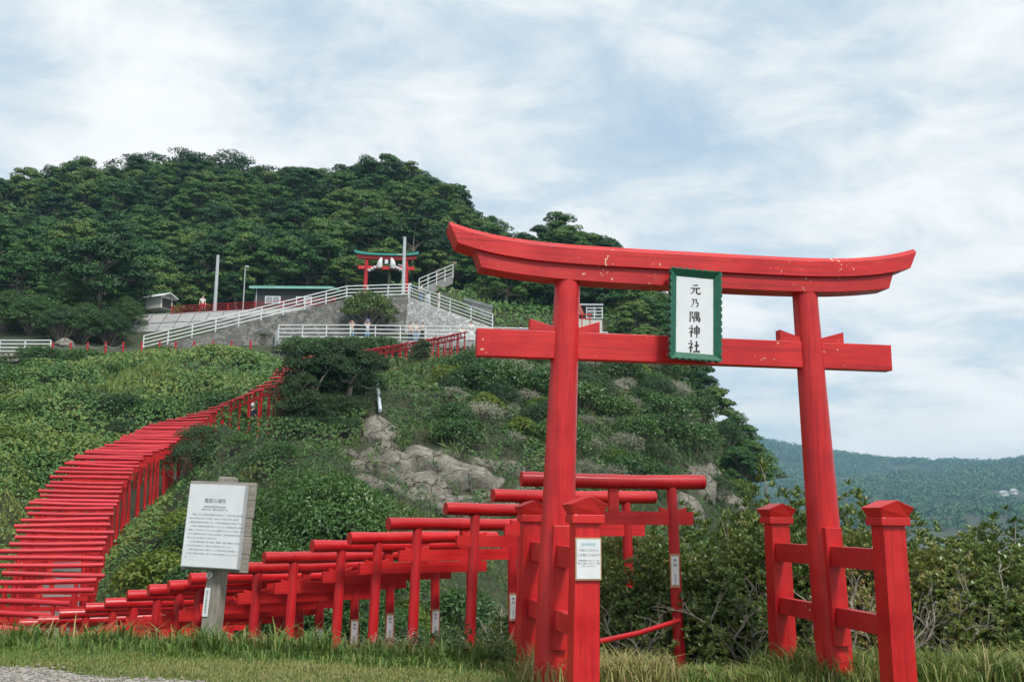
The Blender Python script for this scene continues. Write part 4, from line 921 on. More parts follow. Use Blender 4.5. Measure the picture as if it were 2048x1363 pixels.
def at_pix(px, py, D):
    q = W(px, py, D); return (q[0], q[1], float(Zt(q[0], q[1])))
WOODBUSH = []
# individual trees around the shrine buildings
SPEC = [(190, 640, 84, 1.25, 'big rounded evergreen tree left of the cream shed', 0), (120, 640, 88, 1.0, 'dark evergreen tree behind the far-left white railing', 2),
        (255, 640, 88, .95, 'evergreen tree crowding the end of the grey retaining wall', 4), (40, 650, 84, .9, 'evergreen tree above the rubble cobble wall', 1),
        (330, 600, 100, 1.05, 'evergreen tree behind the cream shed', 1), (400, 595, 104, 1.1, 'evergreen tree behind the thick grey utility pole', 5), (480, 590, 105, 1.0, 'evergreen tree behind the thin lamp pole', 3),
        (560, 585, 106, 1.1, 'evergreen tree rising behind the dark boarded hut', 0), (640, 575, 106, 1.05, 'evergreen tree between the hut and the green-roofed torii', 4),
        (740, 570, 108, 1.1, 'evergreen tree directly behind the green-roofed torii', 2), (860, 560, 107, .8, 'evergreen tree right of the green-roofed torii', 3)]
for px, py, D, s, lab, v in SPEC:
    plant('evergreen_tree', TREES[v], at_pix(px, py, D), lab, 'tree', sc=s)
for px, py, D, s, lab in ((120, 690, 76, 1.0, 'dense evergreen bush behind the dark pointed rock'), (60, 690, 78, 1.1, 'dense evergreen bush above the far-left railing'), (165, 692, 78, 1.05, 'dense evergreen bush under the big rounded tree'), (215, 694, 79.5, 1.0, 'dense evergreen bush overlapping the end of the grey retaining wall'),
                          (10, 690, 79, 1.1, 'dense evergreen bush at the far end of the short white railing'), (140, 660, 84, 1.3, 'tall evergreen bush beneath the wood edge'), (245, 660, 83, 1.0, 'evergreen bush beside the grey panelled wall')):
    WOODBUSH.append((px, py, D, s, lab))
# trees along the right-hand ridge and the headland
for i, (px, py, D, s, v) in enumerate([(965, 560, 108, .75, 0), (1005, 540, 112, .9, 1), (1050, 560, 110, .8, 3), (1090, 560, 108, .9, 4), (1130, 545, 112, .95, 0), (1170, 540, 113, .95, 5), (1215, 560, 110, .9, 2), (1250, 590, 107, .85, 1),
                                       (1000, 600, 101, .7, 4), (1050, 610, 98, .75, 2), (1110, 610, 99, .8, 3), (1230, 630, 97, .8, 0), (1280, 640, 97, .8, 4), (1310, 680, 92, .8, 1), (1260, 680, 88, .7, 5), (1330, 730, 86, .7, 2), (1300, 720, 80, .65, 3), (1360, 770, 80, .65, 0)]):
    plant('ridge_tree', TREES[v], at_pix(px, py, D), 'wind-trimmed evergreen tree on the ridge behind the large torii', 'tree', 'trees of the right-hand ridge', sc=s)

PATHP0 = np.concatenate([R2[:, :2], np.array([(a[0], a[1]) for a in L1])])
# shrubs
def shrub_parts(seed, mat, R=1.3, H=1.5, ncl=26, per=120, leaf=.13, asp=.42, flat=.75, twigs=8, rcl=.33, bark=None):
    r = np.random.default_rng(seed); rr = random.Random(seed); tm = MB(); P = []
    for i in range(ncl):
        a = 2.399 * i; f = math.sqrt((i + .5) / ncl); rad = R * .84 * f * r.uniform(.85, 1.12); z = H * (.18 + .72 * math.sqrt(max(0, 1 - f * f)) * r.uniform(.82, 1.1))
        c = np.array([rad * math.cos(a), rad * math.sin(a), z]); P.append(clump_leaves(c, R * rcl * r.uniform(.8, 1.2), flat, per, leaf, r, .35))
        if i % 3 == 0 or i < twigs: limb(tm, (r.uniform(-.1, .1), r.uniform(-.1, .1), -.3), c, .035 * R, .010, rr, 5, .15)
    V, F = leaves(np.concatenate([p[0] for p in P]), np.concatenate([p[1] for p in P]), np.concatenate([p[2] for p in P]), asp, r=r)
    return tm.mesh('stems', bark or BARK, True), npmesh('foliage', V, F, mat)
def rosette_parts(seed, R=1.2, H=1.7, nro=2300, leaf=.088, nl=9, mat=None):
    r = np.random.default_rng(seed); rr = random.Random(seed); tm = MB(); mat = mat or LEAF_T
    d = unit(r.normal(size=(nro, 3))); d[:, 2] = np.abs(d[:, 2]) - .12; d = unit(d)
    lump = 1 + .20 * np.sin(3.1 * d[:, 0] * 2 + seed) * np.cos(2.7 * d[:, 1] * 2 + 2 * seed) + .10 * np.sin(9 * d[:, 0] + 7 * d[:, 2])
    C = d * (np.array([R, R, H * .93]) * (lump * (1.02 - .34 * r.random(nro) ** 1.5))[:, None]); C[:, 2] += .12 * H
    ax = unit(d * .8 + np.array([0, 0, .75]) + r.normal(size=(nro, 3)) * .25); P, Nn, S, T = [], [], [], []
    ref = unit(np.cross(ax, r.normal(size=(nro, 3)))); ref2 = np.cross(ax, ref)
    for k in range(nl):
        a = 2 * math.pi * k / nl * 1.618 * 2; el = .30 + .80 * (k / nl)
        out = (ref * math.cos(a) + ref2 * math.sin(a)); t = unit(out * math.cos(el) + ax * math.sin(el)); s = leaf * r.uniform(.75, 1.2, nro)
        P.append(C + t * s[:, None] * .5); Nn.append(unit(ax * math.cos(el) - out * math.sin(el))); S.append(s); T.append(t)
    V, F = leaves(np.concatenate(P), np.concatenate(Nn), np.concatenate(S), .34, .08, np.concatenate(T), r)
    for i in range(26):
        c = C[r.integers(nro)] * r.uniform(.75, .98); limb(tm, (r.uniform(-.2, .2) * R, r.uniform(-.2, .2) * R, -.35), c, .024, .006, rr, 5, .22, 6)
    for i in range(18):          # bare pale twigs poking through the leaves
        k = r.integers(nro); c = C[k]; limb(tm, c * .55, c * 1.05 + d[k] * .05, .009, .003, rr, 4, .25, 5)
    return tm.mesh('branches', TWIG, True), npmesh('foliage', V, F, mat)
SHR = [shrub_parts(200 + i, LEAF_S) for i in range(3)]; YEL = [shrub_parts(220 + i, LEAF_Y, leaf=.15) for i in range(2)]
SIL = [shrub_parts(240 + i, LEAF_G, leaf=.11, asp=.3, per=110, ncl=20) for i in range(2)]
BIG = [shrub_parts(260 + i, LEAF_S, R=2.0, H=2.9, ncl=70, per=380, leaf=.085, rcl=.23) for i in range(2)]
DRK = [shrub_parts(280 + i, LEAF_P, R=1.5, H=2.0, ncl=34, per=150, leaf=.13, asp=.3, rcl=.30) for i in range(2)]
TOB = [rosette_parts(300 + i) for i in range(4)]
ORA = [rosette_parts(310 + i, nro=1500, mat=LEAF_O) for i in range(2)]
PINE = [tree_parts(320 + i, H=4.8, R=2.3, ncl=41, per=300, leaf=.13, mat=LEAF_P, flat=.75, rcl=.44, zbase=.22, wind=.5, bark=TWIG) for i in range(2)]
SP = ('stems', 'foliage')
for px, py, D, s, lab in WOODBUSH: plant('evergreen_bush', BIG[int(px) % 2], at_pix(px, py, D), lab, 'bush', sc=s, pn=SP)
# the two big rounded bushes below the rocks
for px, py, D, s, lab in ((665, 1080, 26, 1.28, 'big rounded olive bush below the grey rock face'), (560, 1110, 23.5, 1.0, 'dense rounded dark green bush behind the information board'), (735, 1110, 24, .8, 'low rounded bush at the foot of the big olive bush'),
                          (610, 1060, 28.5, 1.05, 'bushy green shrub between the two big rounded bushes')):
    plant('rounded_bush', random.choice(BIG), at_pix(px, py, D), lab, 'bush', sc=s, pn=SP)
for px, py, D, s, lab in ((330, 1020, 27, .95, 'yellow-green bush beside the lower torii tunnel'), (375, 965, 31, .7, 'yellow-green bush with reddish leaves at the bend of the torii row'), (640, 925, 33, .8, 'bright yellow-green bush above the rounded olive bush'),
                          (290, 1090, 24.5, .8, 'pale green bush where the torii row meets the slope'), (800, 1075, 27, .8, 'bright green shrub at the foot of the rocks')):
    plant('yellow_bush', random.choice(YEL), at_pix(px, py, D), lab, 'bush', sc=s, pn=SP)
for i, (px, py, D, s) in enumerate(((300, 1150, 22, .9), (250, 1120, 23, .8), (350, 1110, 24, 1.0), (420, 1080, 26, 1.0), (480, 1120, 23, .9), (340, 1180, 20.5, .7), (430, 1150, 21.5, .8), (400, 1010, 30, .7), (460, 965, 34, .6), (520, 940, 36, .6),
                                    (270, 1170, 20.5, .6), (560, 930, 37, .6), (480, 910, 38, .45), (860, 1110, 26, .9), (920, 1080, 30, .9), (840, 1130, 23, .8), (640, 1140, 21, .7), (540, 1150, 20, .7))):
    plant('slope_bush', SHR[i % 3], at_pix(px, py, D), 'leafy green bush on the slope between the torii rows', 'bush', 'green bushes between the torii rows', sc=s, pn=SP)
lr = random.Random(61); lu = []
for i in range(520):
    px = lr.uniform(-30, 540); py = lr.uniform(715, 1000); p = hit(px, py)
    if p is None or p[1] > 69 or np.min((PATHP0[:, 0] - p[0]) ** 2 + (PATHP0[:, 1] - p[1]) ** 2) < 9 or any((p[0] - q[0]) ** 2 + (p[1] - q[1]) ** 2 < 5 for q in lu): continue
    if p[0] > np.interp(p[1], [13, 20, 26, 33, 40, 46, 50, 58, 66, 75], [-5.5, -8, -9.5, -11, -12.5, -11, -9.5, -10, -11, -17]): continue
    lu.append(p); k = lr.random(); s_ = lr.uniform(.7, 1.5)
    if k < .18: plant('slope_bush', YEL[i % 2], tuple(p - [0, 0, .15]), 'yellow-green bush rising out of the vines on the left slope', 'bush', 'yellow-green bushes in the slope vines', sc=s_, sz=.7, pn=SP)
    elif k < .8: plant('slope_bush', SHR[i % 3], tuple(p - [0, 0, .15]), 'mid green bush rising out of the vines on the left slope', 'bush', 'green bushes in the slope vines', sc=s_, sz=.75, pn=SP)
    else: plant('slope_bush', DRK[i % 2], tuple(p - [0, 0, .2]), 'dark green bush rising out of the vines on the left slope', 'bush', 'dark bushes in the slope vines', sc=s_ * .8, sz=.7, pn=SP)
# dark wind-bent trees half hiding the torii row
for px, py, D, s, v, lab in ((640, 850, 45.5, .80, 0, 'dark wind-bent tree with pale bare trunks in front of the torii row'), (690, 840, 46.5, .74, 1, 'dark leaning tree right beside the drain pipe'), (600, 850, 44.5, .55, 1, 'dark shrubby tree at the gap in the torii row'),
                             (750, 770, 58, .42, 0, 'small dark pine hiding part of the topmost torii row'), (845, 752, 63, .40, 1, 'flat-topped dark pine in front of the topmost torii row'), (690, 770, 56, .50, 1, 'dark pine below the ivy-covered terrace wall')):
    plant('wind_bent_tree', PINE[v], at_pix(px, py, D), lab, 'tree', sc=s)
DB = [(612, 742, 47.0), (640, 722, 48.2), (668, 712, 49.0), (698, 718, 49.6), (722, 740, 50.5), (600, 800, 44.6), (630, 790, 45.2), (662, 785, 45.8), (695, 790, 46.2), (715, 815, 46.5), (580, 835, 43.2), (620, 840, 43.4), (660, 835, 44), (700, 845, 44.2), (398, 852, 39.5), (380, 885, 38.2), (655, 740, 52.5), (690, 728, 56), (720, 722, 60)]
for i, (px, pt, D) in enumerate(DB):
    q = W(px, pt, D); g = float(Zt(q[0], q[1])); s = min(1.7, max(.45, (q[2] - g) / 1.95))
    plant('dark_bush', DRK[i % 2], (q[0], q[1], g), 'dark leafy bush crowding under the wind-bent trees', 'bush', 'dark bushes beside the middle torii row', sc=s, pn=SP)
# headland scrub
used = []
for i in range(900):
    px = random.uniform(890, 1500); py = random.uniform(700, 1000)
    if px > 1400 and py < 760 + (px - 1400) * 1.5: continue
    if py > 900 and px < 1080: continue
    p = hit(px, py)
    if p is None or p[1] > 100 or p[1] < 36: continue
    if p[1] > 66 and p[0] < -1.0: continue
    if any((p[0] - q[0]) ** 2 + (p[1] - q[1]) ** 2 < 2.4 for q in used): continue
    used.append(p); k = random.random(); s = random.uniform(.85, 1.5)
    if px > 1290: k = max(k, .34) if random.random() < .7 else k
    if k < .42: plant('silvery_bush', SIL[i % 2], tuple(p - [0, 0, .1]), 'silvery grey seed-headed bush among the headland scrub', 'bush', 'silvery bushes on the headland', sc=s * .62, pn=SP)
    elif k < .50: plant('headland_bush', YEL[i % 2], tuple(p - [0, 0, .2]), 'yellow-green bush among the dark headland scrub', 'bush', 'yellow-green bushes on the headland', sc=s * .7, pn=SP)
    elif k < .86: plant('headland_bush', SHR[i % 3], tuple(p - [0, 0, .2]), 'mid green bush of the headland scrub', 'bush', 'green bushes on the headland', sc=s * 1.0, pn=SP)
    else: plant('headland_bush', DRK[i % 2], tuple(p - [0, 0, .3]), 'dark evergreen bush of the headland scrub', 'bush', 'dark bushes on the headland', sc=s * .8, pn=SP)
print('headland bushes', len(used))
for i, (px, py, D, s, v) in enumerate(((1385, 790, 78, .62, 0), (1420, 850, 70, .6, 3), (1455, 890, 68, .55, 1), (1490, 925, 66, .52, 4), (1500, 960, 64, .5, 2), (1440, 840, 72, .55, 5), (1475, 950, 62, .45, 0), (1400, 820, 72, .6, 2))):
    plant('cliff_tree', TREES[v], at_pix(px, py, D), 'small dark tree clinging to the seaward edge of the headland', 'tree', 'trees on the cliff edge', sc=s)
# shrub on the embankment, ivy hedge and cycad
plant('bronze_bush', shrub_parts(400, LEAF_T, R=2.4, H=3.0, ncl=44, per=170, leaf=.2, rcl=.27), tuple(W(735, 655, 83.5)), 'olive-bronze bush growing against the masonry embankment', 'bush', pn=SP)
for i, px in enumerate((590, 625, 662, 700, 738, 770)):
    q = W(px, 712, 76.2); plant('ivy_bush', SHR[i % 3], tuple(q - [0, 0, .2]), 'ivy mass hanging over the terrace wall under the white railing', 'ivy', 'ivy on the terrace wall', sc=1.05, pn=SP, sz=1.05)
def cycad():
    tm = MB().tube([(0, 0, -.2), (0, 0, .55)], [.2, .16], 10).mesh('stem', BARK, True); P, Nn, S, T = [], [], [], []
    for k in range(26):
        a = 2.399 * k; el = .1 + .9 * (k / 26)
        for j in range(12):
            f = (j + 1) / 12; rad = 1.05 * f * math.cos(el * .8); z = .55 + .9 * f * math.sin(el) - .55 * f * f
            for s in (-1, 1): P.append((rad * math.cos(a) - s * .06 * math.sin(a), rad * math.sin(a) + s * .06 * math.cos(a), z)); Nn.append((0, 0, 1)); S.append(.17); T.append((-s * math.sin(a) + .5 * math.cos(a), s * math.cos(a) + .5 * math.sin(a), -.1))
    V, F = leaves(np.array(P), np.array(Nn, float), np.array(S), .28, .05, unit(np.array(T))); return tm, npmesh('fronds', V, F, LEAF_S)
q = W(526, 684, 77); plant('cycad', cycad(), tuple(q), 'small cycad palm at the foot of the white-railed ramp', 'palm', pn=('stem', 'fronds'))

# foreground thicket right of and behind the large torii
THK = [(1235, 1180, 14.6, .95, 1.05), (1290, 1200, 13.6, 1.0, 1.05), (1400, 1190, 14.2, 1.05, 1.25), (1455, 1150, 15.6, 1.15, 1.50), (1530, 1150, 14.8, 1.2, 1.80), (1600, 1150, 15.2, 1.2, 1.80), (1690, 1170, 14.6, 1.1, 1.50), (1760, 1190, 13.8, 1.05, 1.20),
       (1840, 1190, 14.0, 1.1, 1.10), (1920, 1200, 13.8, 1.1, 1.05), (2000, 1200, 14.0, 1.1, 1.12), (2080, 1210, 13.8, 1.1, 1.05), (1450, 1230, 12.6, .85, .90), (1640, 1240, 12.5, .8, .85), (1730, 1240, 12.2, .8, .78), (1880, 1250, 12.2, .85, .74), (1990, 1250, 12.0, .9, .72),
       (1310, 1260, 12.6, .8, .78), (1560, 1240, 12.8, .85, .95), (1120, 1190, 15.2, .9, .95), (1020, 1190, 16.4, .9, .95), (930, 1190, 17.4, .9, .95), (840, 1190, 18.2, .9, .9), (2170, 1200, 14.5, 1.2, 1.0), (1400, 1130, 18, 1.1, 1.25), (1250, 1150, 17.5, 1.0, 1.1), (1150, 1150, 18.5, 1.0, 1.0),
       (1490, 1140, 17.5, 1.1, 1.45), (1640, 1140, 17, 1.1, 1.45), (1800, 1180, 16, 1.1, 1.15), (1950, 1180, 16, 1.1, 1.15)]
for i, (px, py, D, s, sz) in enumerate(THK):
    p = at_pix(px, py, D); plant('coastal_shrub', TOB[i % 4], (p[0], p[1], p[2] - .05), 'leathery-leaved coastal shrub in the thicket behind the large torii', 'shrub', 'coastal shrubs of the foreground thicket', sc=s, sz=(.36 + .62 * sz) / s, pn=('branches', 'foliage'))
for px, pt, D, s, lab in ((1262, 1075, 14.0, .66, 'shrub with yellow and orange leaves behind the first small torii'), (1712, 1090, 12.0, .55, 'shrub with orange turning leaves behind the right torii pillar'), (1860, 1105, 11.9, .6, 'shrub with yellow and orange leaves right of the large torii'), (1485, 1075, 12.7, .5, 'shrub with pale orange leaf tips left of the red support post'),
                         (1975, 1115, 11.8, .5, 'small orange-tipped shrub at the end of the thicket')):
    q = W(px, pt, D); g = q[2] - 1.75 * s * 1.1; plant('turning_shrub', ORA[int(px) % 2], (q[0], q[1], g), lab, 'shrub', sc=s, sz=1.1, pn=('branches', 'foliage'))
# gnarled bare branches low in the thicket
def gnarl(seed):
    rr = random.Random(seed); mb = MB()
    def grow(p, d, L, r, lvl):
        pts = [p]; rs = [r]; q = np.array(p)
        for k in range(6):
            d = unit(d + np.array([rr.uniform(-.45, .45), rr.uniform(-.45, .45), rr.uniform(-.30, .42)])); q = q + d * L / 6; pts.append(q); rs.append(r * (1 - .10 * (k + 1)))
            if lvl < 3 and k in (1, 3, 4) : grow(q, unit(d + np.array([rr.uniform(-1, 1), rr.uniform(-1, 1), rr.uniform(-.2, .9)])), L * .62, r * .55, lvl + 1)
        mb.tube(pts, rs, 7 if lvl < 2 else 5)
    for k in range(3): grow(np.array([rr.uniform(-.2, .2), rr.uniform(-.1, .1), -.15]), unit(np.array([rr.uniform(-1, 1), rr.uniform(-.6, .1), .45])), 1.0, .028, 0)
    return mb.mesh('gnarled_limb', TWIG, True)
GN = [gnarl(i) for i in range(4)]
for i, (px, D, s) in enumerate(((1210, 12.2, .9), (1420, 11.9, 1.0), (1500, 11.8, 1.0), (1650, 11.6, .8), (1740, 11.4, 1.0), (1850, 11.3, 1.1), (1940, 11.3, 1.0), (2030, 11.4, 1.1), (1480, 13.2, 1.5), (1900, 12.3, 1.3), (940, 15.6, 1.2), (870, 16.2, 1.1))):
    q = W(px, 1330, D); o = mobj('bare_branch', GN[i % 4]); o.location = (q[0], q[1], float(Zt(q[0], q[1]))); o.rotation_euler = (0, 0, random.uniform(-.5, .5) + (3.1 if i % 2 else 0)); o.scale = (s,) * 3
    tag(o, 'gnarled grey bare branches low in the thicket behind the large torii', 'branches', 'bare gnarled branches of the thicket')

# ------------------------------------------------------------------ rocks
def boulder(seed, pts=3):
    bm = bmesh.new(); bmesh.ops.create_icosphere(bm, subdivisions=4, radius=1); r = np.random.default_rng(seed)
    dirs = unit(r.normal(size=(30, 3))); offs = r.uniform(.62, .98, 30)
    for v in bm.verts:
        d = np.array(v.co); k = 1.0
        dp = dirs @ d; m = offs / np.maximum(dp, 1e-3); m = m[dp > .2]
        if len(m): k = min(1.06, m.min())
        n = vnoise(d[0] * 3 + 9, d[1] * 3 + d[2] * 2, 1.6, seed) * .07 + vnoise(d[0] * 6 + 3, d[2] * 6 + d[1] * 3, 1.7, seed + 3) * .06 + vnoise(d[0] * 14 + d[1] * 9, d[2] * 13, 1.4, seed + 5) * .04
        v.co = Vector(d * (k * .92 + n))
    me = bpy.data.meshes.new('boulder'); bm.to_mesh(me); bm.free(); me.materials.append(ROCK); me.shade_smooth(); me.set_sharp_from_angle(angle=math.radians(24)); return me
BO = [boulder(i) for i in range(6)]
ROCKS = [(695, 912, 18, 16, 'pale rounded boulder at the upper left of the rock outcrop'), (722, 938, 22, 18, 'grey boulder beside the smooth rock chute'), (756, 880, 34, 46, 'smooth grey rock slab below the drain pipe'), (738, 925, 22, 26, 'narrow rock wedge under the smooth slab'),
         (790, 945, 40, 34, 'dark fissured rock in the middle of the outcrop'), (850, 930, 48, 36, 'broad tilted rock slab of the outcrop'), (918, 968, 50, 42, 'large lichen-spotted boulder at the right of the outcrop'), (858, 985, 34, 34, 'rounded lichen boulder below the tilted slab'), (830, 1000, 28, 26, 'low boulder at the foot of the outcrop'),
         (890, 912, 26, 14, 'thin rock ledge above the big lichen boulder'), (1022, 942, 28, 18, 'pale rock shelf above the first small torii'), (985, 1000, 40, 20, 'low rock bench behind the small torii'), (760, 980, 34, 22, 'half-buried rock left of the lichen boulder'), (1400, 985, 26, 40, 'tall brown rock buttress of the headland cliff'),
         (1440, 1000, 26, 30, 'grey rock buttress at the cliff foot'), (1470, 1015, 22, 22, 'pale rock at the seaward end of the cliff'), (1370, 1030, 28, 34, 'weathered cliff rock beside the first small torii'), (1150, 1000, 30, 22, 'dark rock seen between the large torii pillars'), (760, 842, 12, 12, 'small rock under the lower end of the drain pipe'), (940, 1010, 26, 18, 'small boulder under the big lichen boulder'),
         (1420, 950, 16, 24, 'upper rock spur of the headland cliff'), (815, 965, 26, 22, 'blocky rock under the tilted slab'), (880, 1010, 30, 20, 'flat boulder at the bottom of the outcrop'), (960, 930, 24, 18, 'weathered rock right of the tilted slab'), (730, 965, 24, 20, 'rough rock half hidden by the big olive bush'), (775, 905, 22, 22, 'grey rock knob beside the smooth slab'), (1010, 1015, 30, 24, 'cracked rock above the second small torii'), (1050, 985, 22, 18, 'pale rock left of the large torii pillar'), (905, 1035, 34, 22, 'broad low rock behind the third small torii'), (970, 975, 26, 26, 'blocky rock right of the big lichen boulder')]
for i, (px, py, rx, rz_, lab) in enumerate(ROCKS):
    p = hit(px, py)
    if p is None: continue
    k = p[1] / FPX; o = mobj('boulder', BO[i % 6]); o.location = tuple(p + [0, .5 * rx * k * .6, -.1]); o.scale = (rx * k * 1.62, rx * k * 1.1, rz_ * k * 1.58); o.rotation_euler = (random.uniform(-.25, .25), random.uniform(-.25, .25), random.uniform(-.5, .5)); tag(o, lab, 'rock')
p = W(128, 692, 73); o = mobj('boulder', BO[2]); o.location = tuple(p); o.scale = (1.0, .7, .8); tag(o, 'dark pointed rock behind the red crest posts', 'rock')

# ------------------------------------------------------------------ ground cover (uncountable)
def domes(x, y, c, hmax, seed):
    """max of jittered dome bumps; returns height and random id of the winning dome"""
    xi = np.floor(x / c).astype(int); yi = np.floor(y / c).astype(int); best = np.zeros_like(x); bid = np.zeros_like(x)
    for dx in (-1, 0, 1):
        for dy in (-1, 0, 1):
            a = xi + dx; b = yi + dy
            def h(k):
                q = (a * 73856093 ^ b * 19349663 ^ (seed + k) * 83492791) & 0x7fffffff; q = (q * 1103515245 + 12345) & 0x7fffffff; return ((q >> 8) & 0xffff) / 65535.0
            cx = (a + .15 + .7 * h(1)) * c; cy = (b + .15 + .7 * h(2)) * c; r = c * (.55 + .45 * h(3)); d2 = ((x - cx) ** 2 + (y - cy) ** 2) / r ** 2
            v = np.sqrt(np.maximum(0, 1 - d2)) * hmax * (.45 + .55 * h(4)); w = v > best; best = np.where(w, v, best); bid = np.where(w, h(5), bid)
    return best, bid
PATHP = np.concatenate([R2[:, :2], np.array([(a[0], a[1]) for a in L1])])
def ground_cover(name, label, xr, yr, kcov, mat, sel, bumps, seed, tintf, smul=1.0):
    r = np.random.default_rng(seed); xs, ys = [], []
    for y0 in np.arange(yr[0], yr[1], 1.0):
        xa, xb = max(xr[0], -.60 * (y0 + 6) - 1), min(xr[1], .58 * (y0 + 6))
        if xb <= xa: continue
        s = smul * .0035 * max(y0, 18); n = int(kcov / (s * s * .5) * (xb - xa)); xs.append(r.uniform(xa, xb, n)); ys.append(r.uniform(y0, y0 + 1, n))
    x = np.concatenate(xs); y = np.concatenate(ys); k = sel(x, y)
    x, y = x[k], y[k]
    dmin = np.full(len(x), 99.0)
    for px, py in PATHP: dmin = np.minimum(dmin, (x - px) ** 2 + (y - py) ** 2)
    k = dmin > .62; x, y, dmin = x[k], y[k], dmin[k]
    def top(x, y):
        b = 0; bid = 0
        for c, h, sd in bumps:
            v, i_ = domes(x, y, c, h, sd); b = b + v; bid = bid + i_ / len(bumps)
        return b, bid
    b, bid = top(x, y); e = .12; fade = np.clip((np.sqrt(dmin) - .9) / 1.6, .08, 1) * (np.clip((70.0 - y) / 8, .10, 1) if name == 'slope_ground_cover' else 1); b *= fade
    bx = (top(x + e, y)[0] - top(x - e, y)[0]) / (2 * e) * fade + (Zt(x + e, y) - Zt(x - e, y)) / (2 * e); by = (top(x, y + e)[0] - top(x, y - e)[0]) / (2 * e) * fade + (Zt(x, y + e) - Zt(x, y - e)) / (2 * e)
    nrm = np.stack([-np.clip(bx, -2, 2), -np.clip(by, -2, 2), np.ones_like(bx)], 1); nrm = unit(nrm) + r.normal(size=nrm.shape) * .38
    z = Zt(x, y) + b * (1.04 - .5 * r.random(len(x)) ** 2.2) + .05 + r.random(len(x)) * .06
    S = smul * .0035 * np.maximum(y, 18) * r.uniform(.65, 1.35, len(x)) * (.62 + .75 * bid)
    gm = (vnoise(x, y, .33, seed + 50) * .6 + vnoise(x, y, 1.1, seed + 51) * .4 + r.normal(0, .06, len(x))) > (.58 if 'cliff' in name else .66)
    asp = np.where(gm, .13, .66)[:, None]; S = np.where(gm, S * 2.1, S); td = unit(r.normal(size=nrm.shape)); gd = np.stack([r.normal(0, .45, len(x)), r.normal(-.15, .45, len(x)), np.ones(len(x))], 1); td = np.where(gm[:, None], unit(gd), td)
    nrm = np.where(gm[:, None], np.stack([r.normal(0, 1, len(x)), r.normal(-.4, 1, len(x)), r.normal(.25, .2, len(x))], 1), nrm)
    V, F = leaves(np.stack([x, y, z], 1), nrm, S, asp, .1, td, r=r)
    t = np.clip(tintf(x, y, bid, r) + .16 * gm, 0, 1); o = mobj(name, npmesh(name, V, F, mat, np.repeat(t, 4))); o['kind'] = 'stuff'; o['label'] = label; o['category'] = 'ground cover'
    print(name, len(x)); return o
def fbm(x, y, s, seed): return .55 * vnoise(x, y, s, seed) + .3 * vnoise(x, y, s * 2.3, seed + 1) + .15 * vnoise(x, y, s * 5.1, seed + 2)
def left_sel(x, y):
    lim = np.interp(y, [13, 20, 26, 33, 40, 46, 50, 58, 66, 75], [-5.5, -8, -9.5, -11, -12.5, -11, -9.5, -10, -11, -17]); return (x < lim) & ~((y > 70.5) & (x > -34)) & (y < 79) & ~((y > 68.2) & (x < -32.2))
ground_cover('slope_ground_cover', 'tangle of green vines and low leaves covering the left slope', (-48, 0), (15, 80), 1.2, COVER_L, left_sel, ((3.1, 1.35, 11), (1.15, .5, 12)), 1,
             lambda x, y, b, r: -.06 + .66 * fbm(x, y, .16, 5) + .62 * b + .30 * (vnoise(x, y, .9, 8) - .5))
def right_sel(x, y):
    l = np.interp(y, [13, 20, 26, 33, 40, 46, 50, 58, 66, 75], [-5.5, -8, -9.5, -11, -12.5, -11, -9.5, -10, -11, -17]); z = Zt(x, y)
    rock = np.zeros_like(x, bool)
    pr = np.stack([x, z - EYE[2]], 1) / y[:, None] * FPX; px = 1024 + pr[:, 0]; py = 1034 - pr[:, 1]
    for cx, cy, rx, rz_, _ in ROCKS: rock |= ((px - cx) / (rx * .75)) ** 2 + ((py - cy) / (rz_ * .75)) ** 2 < 1
    return (x >= l) & (y > 19) & ~rock & ~((y > 75.5) & (x < 9)) & (z > -9.5) & ~((y < 26) & (x > 2))
ground_cover('cliff_ground_cover', 'mixed grass, vines and low scrub covering the rocky slope and headland', (-14, 26), (19, 98), .95, COVER_R, right_sel, ((2.3, .7, 21), (.95, .35, 22)), 2,
             lambda x, y, b, r: -.15 + .62 * fbm(x, y, .2, 15) + .60 * b + .30 * (vnoise(x, y, .8, 18) - .5))
# undergrowth at the forest edge
def edge_sel(x, y):
    built = ((x > -32.6) & (x < -18) & (y > 79) & (y < 102)) | ((x > -22) & (x < -7.2) & (y < 103)) | ((x > -22) & (x < 4) & (y < 84.5)) | ((x >= -7.3) & (x < -1.2) & (y < 91.5 - (x + 7.3) * .9)) | ((x > -9.5) & (x < -5) & (y > 95) & (y < 106)) | ((x > 5) & (x < 9) & (y > 86) & (y < 91))
    return ~built & (Zt(x, y) > 2) & ((y > 79) | (x < -36)) & ~((y < 74.5) & (x < 0))
ground_cover('wood_edge_undergrowth', 'dark green undergrowth at the foot of the hill wood', (-60, -22), (73, 114), .8, COVER_R, lambda x, y: edge_sel(x, y), ((3.6, 2.6, 31), (1.4, .6, 32)), 3,
             lambda x, y, b, r: -.15 + .5 * fbm(x, y, .15, 25) + .5 * b, 1.25)
ground_cover('grass_bank_cover', 'green creeping plants on the bank beside the upper steps', (-22, 18), (79, 114), .8, COVER_L, lambda x, y: edge_sel(x, y), ((3.0, .7, 33), (1.2, .35, 34)), 4,
             lambda x, y, b, r: -.12 + .5 * fbm(x, y, .2, 26) + .45 * b, 1.25)
ground_cover('wood_understorey', 'dense understorey filling the gaps between the trees of the hill wood', (-100, 12), (108, 184), .75, LEAFU, lambda x, y: Zt(x, y) > 12, ((4.6, 3.6, 41), (1.7, .9, 42)), 6,
             lambda x, y, b, r: -.1 + .5 * fbm(x, y, .1, 46) + .55 * b, 1.3)
